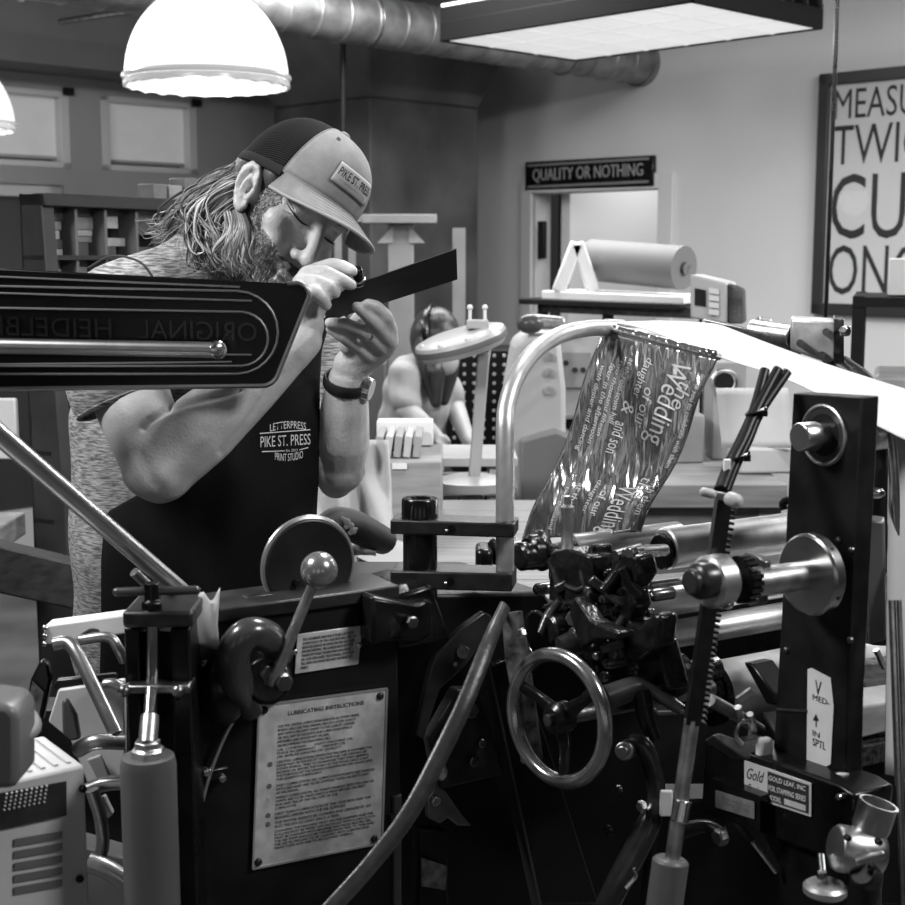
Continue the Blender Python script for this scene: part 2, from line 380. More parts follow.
MB().bar(FR(LA, 0, .12), FR(LA, LB, .12), .014, .014).build('end_rail', BLKM, fx)
MB().prism([FR(0, 0, .12), FR(LA-.03, 0, .12), FR(LA-.03, LB, .12), FR(0, LB, .12)], (0, 0, .01)).build('reflector', WHITE, fx)
MB().cyl(FR(.1, .1, .1), FR(.1, .1, ZC-hz), .004).build('hanger_wire', STEELD, fx)
MB().cyl(FR(LA-.1, LB-.1, .1), FR(LA-.1, LB-.1, ZC-hz), .004).build('hanger_wire', STEELD, fx)
cg = (F_+N_)/2
area('fixture_tubes', (cg.x, cg.y, hz-.02), (cg.x, cg.y, 0), 1.0, .5, 22)
# hanging cable right of fixture
pc = P(826, 310, 3.6)
o = MB().cyl((pc.x, pc.y, 1.2), (pc.x, pc.y, ZC), .0055, seg=10).build('hanging_cable', BLK)
tag(o, 'black power cable dropping straight down beside the framed poster', 'cable')
# sign over the door
nW = V((.7071, .7071, 0))
def signpt(px, py, off=.03): return on(px, py, corner-nW*off, nW)
sg = thing('wall_sign', signpt(588, 186), 'black framed sign QUALITY OR NOTHING above the doorway', 'sign')
c = [signpt(*p) for p in ((525, 190), (653, 186), (653, 155), (525, 162))]
MB().prism(c, nW*.028).build('sign_board', BLK, sg, bevel=.003)
x = (c[1]-c[0]).normalized(); x = u1; wS = (c[1]-c[0]).length; hS = (c[3]-c[0]).z; cS = sum(c, V())/4
GB = mat('sign_frame_grey', .2, .4); LET = mat('sign_letter', .28, .5)
mm = MB()
for (a0, a1) in (((-.47, -.38), (.47, -.38)), ((.47, -.38), (.47, .38)), ((.47, .38), (-.47, .38)), ((-.47, .38), (-.47, -.38))):
    mm.bar(cS+x*a0[0]*wS+V((0, 0, a0[1]*hS))-nW*.003, cS+x*a1[0]*wS+V((0, 0, a1[1]*hS))-nW*.003, .012, .012)
mm.build('sign_border', GB, sg)
text('sign_lettering', 'QUALITY OR NOTHING', cS-nW*.004, u1, (0, 0, 1), wS*.86, hS*.5, LET, sg, bold=.0, ext=.004)
# framed poster
zp0, zp1 = signpt(812, 314)[2], signpt(822, 74)[2]
ps = (signpt(815, 200)-corner).dot(u1); pw = wall_s(960)[0]-ps
po = thing('framed_poster', wq(ps+pw/2, zp0, -.03), 'framed poster with bold words MEASURE TWICE CUT ONCE on the right wall', 'poster')
FRM = mat('poster_frame', .02, .4)
m = MB()
for s0, s1, z0, z1 in ((ps, ps+.05, zp0, zp1), (ps+pw-.05, ps+pw, zp0, zp1), (ps, ps+pw, zp0, zp0+.05), (ps, ps+pw, zp1-.05, zp1)):
    m.prism([wq(s0, z0, -.035), wq(s1, z0, -.035), wq(s1, z1, -.035), wq(s0, z1, -.035)], nW*.035)
m.build('frame', FRM, po, bevel=.003)
MB().prism([wq(ps+.04, zp0+.04, -.012), wq(ps+pw-.04, zp0+.04, -.012), wq(ps+pw-.04, zp1-.04, -.012), wq(ps+.04, zp1-.04, -.012)], nW*.008).build('poster_sheet', mat('poster_paper', .5, .8), po)
PW_ = wall_s(942)[0]-wall_s(829)[0]
def ptext(word, y0, y1, w):
    w = PW_
    z0, z1 = signpt(840, y0)[2], signpt(840, y1)[2]
    text('poster_word', word, wq(ps+pw/2, (z0+z1)/2, -.0125), u1, (0, 0, 1), w, z1-z0, INK, po, bold=0.)
ptext('MEASURE', 119, 89, .86); ptext('TWICE', 165, 125, .86); ptext('CUT', 239, 174, .82); ptext('ONCE', 295, 245, .86)
MB().prism([wq(ps+.045, zp0+.045, -.024), wq(ps+pw-.045, zp0+.045, -.024), wq(ps+pw-.045, zp1-.045, -.024), wq(ps+.045, zp1-.045, -.024)], nW*.003).build('glazing', mat('poster_glass', .95, .02, 0, trans=1., alpha=.12, ior=1.3), po)
# unseen wall behind the camera, added with glowing windows for metal to reflect
mb = MB(); zw0, zw1 = .9, 2.35; YB = -2.6; xs = [-2.6, -1.5, -.55, .55, 1.5, 2.6]
mb.box((0, YB-.07, zw0/2), (9, .14, zw0)); mb.box((0, YB-.07, (zw1+ZC)/2), (9, .14, ZC-zw1))
edges = [-4.5] + xs + [4.5]
for k in range(0, len(edges), 2): mb.box(((edges[k]+edges[k+1])/2, YB-.07, (zw0+zw1)/2), (edges[k+1]-edges[k], .14, zw1-zw0))
st(mb.build('wall_front', mat('front_wall_paint', .1, .7)))
DAY = mat('added_glow_pane', .8, .3, 0, emis=.5)  # emissive panes added for reflections and fill, out of view
for k in range(3):
    a, b = xs[2*k], xs[2*k+1]; fr_ = MB()
    for c_, s_ in (((a+.03, YB-.05, (zw0+zw1)/2), (.06, .08, zw1-zw0)), ((b-.03, YB-.05, (zw0+zw1)/2), (.06, .08, zw1-zw0)), (((a+b)/2, YB-.05, zw0+.03), (b-a, .08, .06)), (((a+b)/2, YB-.05, zw1-.03), (b-a, .08, .06)), (((a+b)/2, YB-.05, (zw0+zw1)/2), (b-a, .05, .04)), (((a+b)/2, YB-.05, (zw0+zw1)/2), (.04, .05, zw1-zw0))): fr_.box(c_, s_)
    wf = st(fr_.build('window_%d' % (k+3), mat('window_frame_paint', .5, .5)))
    MB().box(((a+b)/2, YB-.1, (zw0+zw1)/2), (b-a, .01, zw1-zw0)).build('pane', DAY, wf)
# ------------------------------------------------------------------ background furniture and machines
def cuboid(m, p, xd, yd, sx, sy, sz):                   # p = front left bottom corner
    x = V(xd).normalized(); y = V(yd).normalized(); z = V((0, 0, 1))
    p = V(p); return m.prism([p, p+x*sx, p+x*sx+z*sz, p+z*sz], y*sy)
X, Y_, Z = V((1, 0, 0)), V((0, 1, 0)), V((0, 0, 1))
# type cabinet at left
ca = V((.5, .866, 0)); cb = V((.866, -.5, 0))           # along the shelf, towards its open front
cp = P(34, 193, 3.0); zt_ = cp.z
ts = thing('type_cabinet', (cp.x, cp.y, 0), 'dark wooden open type cabinet with small pigeonholes behind the man at left', 'cabinet')
SIDEW = mat('worn_cabinet_side', .03, .6, 0, .4, 9, .1, 60)
side = [cp-cb*.045, cp+cb*.02, V((*(cp+cb*.10).xy, 0)), V((*(cp-cb*.045).xy, 0))]
MB().prism(side, ca*.035).build('side_panel', SIDEW, ts, bevel=.003)
MB().prism([p+ca*1.0 for p in side], ca*.035).build('side_panel', SIDEW, ts, bevel=.003)
MB().prism([cp-cb*.045, cp+cb*.03, cp+cb*.03-Z*.028, cp-cb*.045-Z*.028], ca*1.035).build('top_board', WOODD, ts, bevel=.003)
MB().prism([cp-cb*.044, cp-cb*.044-Z*1.55, cp-cb*.038-Z*1.55, cp-cb*.038], ca*1.0).build('back_board', WOODD, ts)
for z in (.13, .27, .41, .55, .7, .85): MB().prism([cp-cb*.044-Z*z, cp+cb*.02-Z*z, cp+cb*.02-Z*(z+.01), cp-cb*.044-Z*(z+.01)], ca*1.0).build('shelf', WOODD, ts)
us = [.10, .19, .29, .40, .52, .64, .76, .88]
for u in us: MB().prism([cp-cb*.044-Z*.03, cp+cb*.015-Z*.03, cp+cb*.015-Z*.41, cp-cb*.044-Z*.41], ca*.008).build('divider', mat('divider_wood', .12, .6), ts).location = ca*u
FURN = [mat('type_block_%s' % n, v, .6, 0, .2, 30) for n, v in (('dark', .06), ('mid', .16), ('pale', .3))]
random.seed(3); k = 0
for z0 in (.13, .27):
    for u, un in zip([.035]+us[:5], us[:6]):
        z = z0
        top = z0-(.095 if z0 < .2 else .12)
        while z > top:
            h = random.choice((.014, .02, .028)); wd = (un-u-.014)*random.uniform(.55, .95)
            if random.random() < .8:
                o = MB().prism([cp-cb*.035-Z*z+ca*(u+.012), cp-cb*.012-Z*z+ca*(u+.012), cp-cb*.012-Z*(z-h+.001)+ca*(u+.012), cp-cb*.035-Z*(z-h+.001)+ca*(u+.012)], ca*wd).build('spacer_block', random.choice(FURN), bevel=.001)
                tag(o, 'small wooden spacing block lying in a pigeonhole of the dark type cabinet', 'block', 'spacing blocks in the type cabinet')
            z -= h
for i in range(9):
    h = random.uniform(.03, .055); u = .36+i*.055
    o = MB().prism([cp-cb*.04+ca*u, cp+cb*.01+ca*u, cp+cb*.01+ca*u+Z*h, cp-cb*.04+ca*u+Z*h], ca*.045).build('box', random.choice(FURN[1:]), bevel=.002)
    tag(o, 'small box in the row standing on top of the dark type cabinet', 'box', 'small boxes on the type cabinet')
# beam / stretcher in front of the cabinet and bench at the far left
bt = thing('timber_bench', P(0, 560, 2.7), 'heavy dark timber bench rail behind the man at left edge', 'bench')
m = MB(); p0, p1 = P(-60, 552, 2.55), P(150, 600, 2.75); m.bar(p0, p1, .12, .085); m.build('rail', mat('bench_rail', .03, .55, 0, .4, 12, .1, 50, (1, 6, 6)), bt, bevel=.004)
for p in (p0, p1): MB().box((p.x, p.y, p.z/2-.03), (.1, .1, p.z-.06)).build('leg', WOODD, bt, bevel=.004)
wb = thing('work_table', P(-20, 520, 3.3), 'wooden work table with papers on it at far left behind the post', 'table')
tp = P(-20, 500, 3.2); MB().box((tp.x-.25, tp.y-.29, tp.z-.02), (.82, .22, .05)).build('table_top', WOODM, wb, bevel=.004)
for dx in (-.3, .1):
    for dy in (-.35, -.23): MB().box((tp.x-.25+dx, tp.y+dy, tp.z/2-.03), (.06, .06, tp.z-.06)).build('leg', WOODD, wb)
for i in range(5):
    o = MB().box((tp.x-.06, tp.y-.29+.006*i, tp.z+.018+.026*i), (.3, .18, .024), rotz(3*i-5)).build('paper_ream', PAPER, bevel=.002)
    tag(o, 'white paper ream, %s from the bottom of the pile at far left' % ['first', 'second', 'third', 'fourth', 'fifth'][i], 'paper')
q = P(3, 410, 2.97)
o = MB().box((q.x, q.y, q.z-.04), (.06, .02, .13)).build('dial_card', mat('dial_card_face', .6, .5), bevel=.004); tag(o, 'pale card with dark patches propped up at the far left edge', 'card')
# wooden standards against the column
pw_ = thing('post_rack', V((*P(401, 350, 5.6).xy, 0)), 'pale wooden T shaped post with triangular gussets by the concrete column', 'post')
PALEW = mat('pale_post_wood', .15, .6, 0, .2, 5)
t0, t1 = P(401, 217, 5.6), V((*P(401, 350, 5.6).xy, .4))
MB().bar(V((t0.x, t0.y, 0)), t0+Z*.0, .1, .07, up=(0, 1, 0)).build('post', PALEW, pw_, bevel=.004)
MB().bar(P(362, 219, 5.55), P(437, 219, 5.55), .06, .036).build('cross_bar', PALEW, pw_, bevel=.004)
for sx in (-1, 1):
    MB().prism([P(401+sx*8, 226, 5.56), P(401+sx*24, 243, 5.56), P(401+sx*8, 243, 5.56)], (0, .05, 0)).build('gusset', mat('gusset_wood', .22, .5), pw_)
r0 = P(459, 228, 6.0)
o = MB().bar(V((r0.x, r0.y, 0)), r0, .055, .03, up=(0, 1, 0)).build('timber_batten', PALEW); tag(o, 'thin wooden batten standing against the dark concrete column', 'batten')
o = MB(); q = P(418, 330, 5.75); o.box((q.x, q.y, q.z/2), (.3, .2, q.z)); o = o.build('crate', WOODD, bevel=.005); tag(o, 'dark wooden crate standing at the foot of the T shaped post', 'crate')
o = MB(); q = P(320, 360, 5.2); o.box((q.x, q.y, q.z/2), (.5, .3, q.z)); o = o.build('flat_file', mat('flat_file_paint', .1, .6), bevel=.005); tag(o, 'grey flat storage cabinet behind the man and in front of the column', 'cabinet')
q = P(338, 225, 5.9); o = thing('shop_easel', V((*q.xy, 0)), 'pale easel frame behind the brim of the cap', 'easel')
for a_, b_ in (((338, 215), (338, 330)), ((352, 215), (352, 330))): MB().bar(P(*a_, 5.9), V((*P(*b_, 5.9).xy, 0)), .03, .03, up=(0, 1, 0)).build('leg', PALEW, o)
MB().bar(P(336, 218, 5.9), P(366, 218, 5.9), .03, .03).build('cross_piece', PALEW, o)
# perforated black cabinet
q0, q1 = P(436, 455, 5.0), P(530, 350, 5.0)
pg = thing('perforated_panel', V(((q0.x+q1.x)/2, 5.0, 0)), 'black perforated steel panel dotted with pale holes behind the magnifier lamp', 'panel')
MB().prism([(q0.x, 5.0, 0), (q1.x, 5.0, 0), (q1.x, 5.0, q1.z), (q0.x, 5.0, q1.z)], (0, .3, 0)).build('panel_body', BLKM, pg, bevel=.004)
hm = MB(); nx, nz = 9, 11
DOT = mat('hole_liner', .55, .6)
for i in range(nx):
    for j in range(nz):
        c = V((q0.x+.03+(q1.x-q0.x-.05)*i/(nx-1), 4.997, q0.z+.03+(q1.z-q0.z-.05)*j/(nz-1)))
        MB().lathe(c, (0, 1, 0), [(0, -.0015), (.0055, -.0015), (.0065, .002)], 10).build('hole', DOT, pg)
# grey paper cutter
GC = P(512, 520, 4.3)
gt = thing('paper_cutter', V((*P(570, 520, 4.4).xy, 0)), 'light grey guillotine paper cutter with a small control panel behind the steel arch', 'cutter')
GL = mat('cutter_enamel', .5, .42, 0, .05, 4); GD = mat('cutter_grey', .2, .45)
def fr(pts, Y0, th): return MB().prism([P(x, y, Y0) for x, y in pts], (0, th, 0))
fr([(512, 520), (508, 390), (516, 345), (530, 335), (560, 335), (566, 390), (566, 520)], 3.95, .35).build('side_housing', GL, gt, bevel=.015)
fr([(545, 420), (545, 332), (700, 332), (700, 420)], 4.05, .22).build('head_beam', GL, gt, bevel=.015)
fr([(559, 388), (559, 352), (592, 352), (592, 388)], 4.03, .03).build('control_panel', mat('control_face', .3, .5), gt, bevel=.003)
for x, y in ((566, 363), (575, 370), (583, 370)): MB().cyl(P(x, y, 4.025), P(x, y, 4.03), .008).build('button', INK, gt)
fr([(540, 440), (540, 400), (700, 400), (700, 440)], 4.1, .2).build('throat', BLKM, gt)
fr([(520, 520), (520, 440), (556, 430), (580, 440), (580, 520)], 3.9, .4).build('lower_guard', GD, gt, bevel=.01)
fr([(510, 700), (510, 515), (700, 515), (700, 700)], 4.0, .26).build('stand', GD, gt, bevel=.01)
fr([(524, 330), (522, 322), (535, 315), (566, 318), (566, 330)], 3.95, .1).build('blade_lever', STEELB, gt, bevel=.01)
MB().sph(P(530, 324, 3.95), .035, (1.1, .8, .8)).build('lever_knob', mat('lever_knob_dark', .08, .25), gt)
for y in (356, 372, 390): MB().cyl(P(549, y, 3.93), P(549, y, 3.96), .012).build('bolt', STEELB, gt)
# paper roll stand
rs = thing('roll_stand', V((*P(620, 300, 5.0).xy, 0)), 'white A frame stand on a dark bench, holding a big paper roll', 'stand')
dk = P(541, 294, 5.0); rd = V((.82, -.57, 0)); rn = V((.57, .82, 0))
for s_ in (.03,):
    ft = MB(); b0_ = P(576, 292, 4.87); apex = P(577, 243, 4.87)
    ft.bar(b0_-X*.062, apex, .045, .035, up=(0, 1, 0)); ft.bar(b0_+X*.062, apex, .045, .035, up=(0, 1, 0)); ft.build('a_frame', WHITE, rs, bevel=.006)
rl0 = P(592, 260, 4.98); rl1 = P(684, 268, 4.7)
MB().bar(P(560, 294, 5.0), P(700, 300, 4.7), .26, .03).build('base_board', WHITE, rs, bevel=.004)
MB().cyl(rl0-(rl1-rl0)*.06, rl1+(rl1-rl0)*.03, .02).build('axle', STEELD, rs)
o = MB().lathe(rl0, rl1-rl0, [(.02, 0), (.073, 0), (.073, 1), (.02, 1)], 40, True).build('paper_roll', mat('grey_paper_roll', .15, .6)); tag(o, 'thick grey paper roll lying in the white A frame stand', 'paper roll')
bb = thing('roll_bench', V((*P(620, 330, 5.0).xy, 0)), 'dark steel bench with a perforated edge under the paper roll', 'bench')
p0, p1 = P(541, 300, 5.0), P(700, 306, 4.65); dd_ = (p1-p0).normalized()
MB().bar(p0, p1, .3, .02).build('bench_top', BLKM, bb, bevel=.003)
MB().bar(p0-Z*.02-Y_*.13, p1-Z*.02-Y_*.13, .02, .035).build('edge_rail', mat('edge_rail_black', .03, .4, 0, .9, 40), bb)
for k, pp in enumerate((p0, p0+(p1-p0)*.42, p1)): MB().box((pp.x, pp.y-.1, pp.z/2), (.035, .035, pp.z)).build('leg', BLKM, bb)
MB().box(((p0+p1)/2).to_tuple()[:2]+(p0.z-.28,), (.7, .25, .02), rotz(-35)).build('lower_shelf', BLKM, bb)
for i, (x, y, w_, h_, v) in enumerate(((562, 330, .09, .1, .5), (608, 326, .12, .12, .3), (655, 330, .11, .1, .4))):
    q = P(x, y, 5.02); o = MB().box((q.x, q.y+.02, p0.z-.27+h_/2), (w_, .12, h_), rotz(-35)).build('carton', mat('carton_%d' % i, v, .7), bevel=.003)
    tag(o, ['narrow white', 'wide kraft', 'pale grey'][i]+' carton on the shelf below the paper roll', 'carton')
q = P(648, 303, 4.5)
# controller box
cx = thing('readout_box', P(715, 322, 3.62), 'grey digital readout box with a dark screen and white key column by the roll stand', 'control box')
rb = [P(690, 318, 3.62), P(727, 324, 3.57), P(727, 283, 3.57), P(690, 274, 3.62)]
MB().prism(rb, (.045, .10, 0)).build('case', mat('readout_case', .48, .45), cx, bevel=.006)
MB().prism([P(727, 324, 3.57)+V((.002, 0, 0)), P(743, 324, 3.622), P(742, 290, 3.622), P(727, 283, 3.57)+V((.002, 0, 0))], (.03, .1, 0)).build('side_cover', BLK, cx, bevel=.004)
off = V((0, -.009, 0))
MB().prism([P(694, 305, 3.62)+off, P(705, 306.5, 3.605)+off, P(705, 290, 3.605)+off, P(694, 288, 3.62)+off], (0, -.002, 0)).build('screen', mat('dark_screen', .02, .2), cx)
for j in range(4): MB().prism([P(708, 293+7*j, 3.59)+off, P(718, 294.5+7*j, 3.585)+off, P(718, 289+7*j, 3.585)+off, P(708, 287.5+7*j, 3.59)+off], (0, -.004, 0)).build('key', WHITE, cx)
MB().cyl(P(712, 322, 3.62), V((*P(712, 322, 3.62).xy, 0)), .02).build('stem', STEELD, cx)
# framing of the right: rack with paper box
rk = thing('steel_rack', V((*P(890, 380, 3.6).xy, 0)), 'black slotted steel rack at the right edge below the poster', 'rack')
pr = P(859, 296, 3.6)
RR = rotz(-17); rq = lambda dx, dy, z: V((pr.x, pr.y, 0))+RR @ V((dx, dy, z))
for dx, dy in ((0, 0), (.75, 0), (0, .45), (.75, .45)): MB().box(rq(dx, dy, pr.z/2), (.03, .03, pr.z), RR).build('upright', BLKM, rk)
MB().box(rq(.375, .22, pr.z-.015), (.78, .48, .025), RR).build('top_shelf', BLKM, rk)
MB().box(rq(.375, .22, .9), (.78, .48, .025), RR).build('lower_shelf', BLKM, rk)
o = MB().box(rq(.375, .2, 1.055), (.66, .32, .275), RR).build('plastic_bin', mat('cloudy_plastic', .5, .35, 0, .35, 5, trans=.3), bevel=.012); tag(o, 'cloudy plastic bin inside the black rack at the right edge', 'bin')
o = MB().box(rq(.24, .16, pr.z+.048), (.34, .22, .094), RR).build('envelope_box', PAPER, bevel=.003); tag(o, 'white box on top of the black rack before the poster', 'box')
# table behind the press
TB = P(586, 480, 2.9); TBz = P(690, 476, 2.9).z
tb = thing('pine_table', V((*P(690, 480, 2.95).xy, 0)), 'pale wooden table seen behind the hanging foil, to the left of the black upright', 'table')
tl = [P(584, 486, 2.85), P(788, 486, 2.85)]; z = tl[0].z
MB().box(((tl[0].x+tl[1].x)/2, 2.85+.28, z-.022), (tl[1].x-tl[0].x, .56, .05)).build('table_top', WOODL, tb, bevel=.003)
for x in (.03, tl[1].x-tl[0].x-.03):
    for y in (.05, .5): MB().box((tl[0].x+x, 2.85+y, (z-.05)/2), (.05, .05, z-.05)).build('leg', WOODL, tb, bevel=.003)
MB().box(((tl[0].x+tl[1].x)/2, 2.9, z-.09), (tl[1].x-tl[0].x-.1, .03, .08)).build('apron_rail', WOODM, tb)
zt2 = z+.003
def standing(name, x0, x1, y0, y1, Yd, dep, m, label, cat, bev=.004):
    a_, b_ = P(x0, y1, Yd), P(x1, y0, Yd); zz = zt2
    o = MB().prism([(a_.x, Yd, zz), (b_.x, Yd, zz), (b_.x, Yd, b_.z), (a_.x, Yd, b_.z)], (0, dep, 0)).build(name, m, bevel=bev); tag(o, label, cat); return o
standing('storage_carton', 610, 705, 415, 470, 3.15, .2, KRAFT, 'wide pale carton on the pine table behind the hanging foil', 'carton')
standing('timer_box', 712, 747, 362, 440, 3.2, .12, mat('timer_case', .32, .4), 'grey wall timer box with a round dark dial behind the black cable', 'timer')
q = P(724, 382, 3.19); tm = bpy.data.objects['timer_box']
MB().torus(q, (0, -1, 0), .026, .006, 32, 8).build('dial_ring', STEELB, tm); MB().cyl(q+V((0, .005, 0)), q-V((0, .004, 0)), .022).build('dial', BLK, tm)
MB().lathe(P(726, 410, 3.19), (0, -1, 0), [(0, -.002), (.011, 0), (.009, .012), (0, .014)], 16).build('knob', BLK, tm)
o = MB().grid(lambda u, v: P(716+u*72+6*v, 388+60*v, 2.98+.03*math.sin(u*3+v)), 8, 8).build('paper_sheet', mat('creased_paper', .55, .7, 0, .08, 12), solid=.001); tag(o, 'creased white sheet leaning behind the bundled black cables', 'paper')
o = MB().box((P(765, 452, 3.0).x, 3.05, zt2+.03), (.12, .14, .056)).build('masking_roll_box', CREAM, bevel=.006); tag(o, 'small pale box on the pine table beside the black upright', 'box')
# table in the middle distance with crate, stacks, cloth
MT = thing('plank_table', V((*P(440, 560, 2.7).xy, 0)), 'wooden plank table behind the black clamp bars', 'table')
za = P(450, 545, 2.6).z
mx0, mx1 = P(375, 545, 2.6).x, P(487, 545, 2.6).x
for i in range(7): MB().box(((mx0+mx1)/2, 2.25+.13*i, za-.02), (mx1-mx0+.4, .127, .04)).build('plank', WOODL, MT, bevel=.002)
for dx in (-.15, mx1-mx0+.1):
    for dy in (0, .6): MB().box((mx0+dx, 2.3+dy, za/2-.02), (.06, .06, za-.04)).build('leg', WOODL, MT)
zt3 = za+.002
def stand3(name, x0, x1, ytop, Yd, dep, m, label, cat, bev=.004, par=None):
    a_, b_ = P(x0, ytop, Yd), P(x1, ytop, Yd)
    o = MB().prism([(a_.x, Yd, zt3), (b_.x, Yd, zt3), (b_.x, Yd, b_.z), (a_.x, Yd, b_.z)], (0, dep, 0)).build(name, m, par, bevel=bev)
    if label: tag(o, label, cat)
    return o
cr = stand3('wooden_box', 378, 442, 461, 2.75, .25, mat('crate_wood', .3, .6, 0, .2, 8, .05, 40, (1, 8, 8)), 'wooden box with a small white label under the envelope stacks', 'box')
q = [P(392, 469, 2.748), P(407, 469, 2.748), P(407, 463, 2.748), P(392, 463, 2.748)]; MB().prism(q, (0, -.002, 0)).build('white_label', PAPER, cr)
q = [P(376, 486, 2.748), P(381, 486, 2.748), P(381, 470, 2.748), P(376, 470, 2.748)]; MB().prism(q, (0, -.003, 0)).build('dark_handle', BLKM, cr)
zc_ = P(400, 461, 2.75).z+.002
for i in range(5):
    x = P(376+i*9.5, 450, 2.83).x
    o = MB().box((x+.008, 2.86, zc_+.022), (.015, .16, .044), M.Rotation(.12, 3, 'Y')).build('envelope_pack', mat('pack_%d' % (i % 2), .5 if i % 2 else .34, .7), bevel=.002)
    tag(o, 'pack of pale envelopes, %s from the left in the row on the wooden box' % ['first', 'second', 'third', 'fourth', 'fifth'][i], 'envelopes')
o = MB().box((P(405, 440, 2.97).x, 2.985, zc_+.027), (.12, .06, .052)).build('card_stack', PAPER, bevel=.002); tag(o, 'white card stack behind the row of envelope packs', 'cards')
# drafting stool / small stand right of the box
ss = thing('small_shelf', V((*P(460, 470, 3.5).xy, 0)), 'low white open shelf between the wooden box and the magnifier lamp', 'shelf')
for yy in (461, 490): MB().box((P(465, yy, 3.45).x, 3.55, P(465, yy, 3.45).z), (.26, .25, .022)).build('board', CREAM if yy < 470 else WOODM, ss, bevel=.002)
for x in (430, 493): MB().box((P(x, 475, 3.45).x, 3.55, P(x, 478, 3.45).z/2+.03), (.018, .22, P(x, 478, 3.45).z+.0)).build('side', CREAM, ss, bevel=.002)
o = MB(); q = P(455, 560, 3.3)
# magnifier lamp
ml = thing('magnifier_lamp', V((*P(470, 515, 3.2).xy, P(470, 512, 3.2).z)), 'pale round magnifier lamp on a tall slim arm behind the tilted black card', 'lamp')
hc = P(461, 342, 3.2); ax = V((-.27, -.12, 1)).normalized()
IV = mat('ivory_plastic', .4, .35); 
R_m = px2m(47, 3.2)
MB().lathe(hc, ax, [(R_m*.55, -.022), (R_m*.9, -.02), (R_m, -.008)], 48).lathe(hc, ax, [(0, -.018), (R_m*.55, -.018)], 48).build('shade_underside', mat('lamp_under', .5, .4), ml)
MB().lathe(hc, ax, [(R_m, -.008), (R_m*1.01, 0), (R_m, .006)], 48).build('grey_band', mat('lamp_band', .12, .4), ml)
MB().lathe(hc, ax, [(R_m, .006), (R_m*.97, .014), (R_m*.8, .02), (R_m*.6, .022), (0, .022)], 48).build('shade_top', IV, ml)
for t in (0, .7, 1.4, 2.1):
    x_, y_ = perp(ax); MB().sph(hc+ax*.018+(-x_*math.cos(t-.9)+y_*math.sin(t-.9))*R_m*.85, .006, seg=10).build('screw', WHITE, ml)
MB().box(hc+ax*.03+V((.045, 0, .012)), (.05, .04, .02)).build('hinge_block', IV, ml, bevel=.003)
for dx in (.028, .062): MB().tube([hc+ax*.03+V((dx, 0, .015)), hc+ax*.03+V((dx, 0, .045))], .004).sph(hc+ax*.03+V((dx, 0, .05)), .007, seg=10).build('thumb_screw', WHITE, ml)
e0, e1 = P(484, 352, 3.24), P(472, 505, 3.24)
MB().bar(e0, e1, px2m(12, 3.2), .03, up=(0, 1, 0)).build('arm', IV, ml, bevel=.004)
MB().tube([hc+V((.04, 0, .0)), e0+V((.004, 0, .012)), e0-Z*.03], .012).build('neck', IV, ml)
MB().box(e1-Z*.0, (.055, .05, .04)).build('arm_clamp', IV, ml, bevel=.003)
MB().lathe(V((e1.x, e1.y, zt3)), Z, [(0, 0), (.09, 0), (.09, .02), (.05, max(.03, e1.z-zt3-.02)), (0, max(.03, e1.z-zt3-.02))], 32).build('base', IV, ml)
# cloth, rolled bag, paper sheets near the clamp
def cl(u, v):
    x = 306+u*82; y = 440+v*95
    return P(x+8*v*(u-.3), y, 2.5-.1*v+.03*math.sin(u*9+v*2)+.02*math.sin(u*17-v*4))
o = MB().grid(cl, 24, 16).build('white_cloth', mat('white_cloth_weave', .36, .85, 0, .1, 14, .1, 300), solid=.004); tag(o, 'crumpled white cloth hanging over the table edge behind the forearm', 'cloth')
bg = MB().tube([P(322, 528, 2.12), P(338, 522, 2.14), P(358, 528, 2.16), P(384, 541, 2.2)], [.022, .03, .032, .028], 16, 5, flat=.8).build('rolled_bag', mat('rolled_bag_cloth', .018, .6, 0, .5, 30, .2, 60)); tag(bg, 'dark rolled bag with a pale print beside the round black guard', 'bag')
bp_ = MB()
for x, y, r in ((343, 519, .004), (347, 522, .006), (351, 526, .0055), (346, 527, .004), (353, 531, .006), (350, 533, .004), (356, 529, .003)): bp_.sph(P(x, y, 2.112), r, (1, .25, 1), seg=10)
bp_.build('pale_print', mat('bag_print', .3, .7), bg, kind='stuff')
def rag(u, v): return P(350+26*u, 553-12*math.sin(v*3.0)*(.5+.5*math.sin(u*3.1))+3*v, 2.16+.05*v+.006*math.sin(u*8))
o = MB().grid(rag, 14, 10).build('folded_rag', KRAFT, solid=.004); tag(o, 'small folded rag lying in front of the rolled bag', 'rag')
q = P(382, 572, 2.17); hS_ = q.z-zt3
for k in range(3):
    o = MB().box((q.x, 2.33+.004*k, zt3+hS_*(k+.5)/3), (.10, .17, hS_/3-.002), rotz(4*k-5)).build('ink_pad', BLKM, bevel=.004); tag(o, ['lowest', 'middle', 'top'][k]+' dark flat pad of the small stack behind the round guard', 'pad')
o = MB().prism([P(356, 557, 2.26), P(384, 571, 2.18), P(415, 566, 2.2), P(421, 548, 2.34), P(398, 541, 2.4)], (0, 0, .0015)).build('paper_sheet', mat('loose_sheet', .42, .7)); tag(o, 'loose pale sheet lying on the stack of dark pads', 'paper')
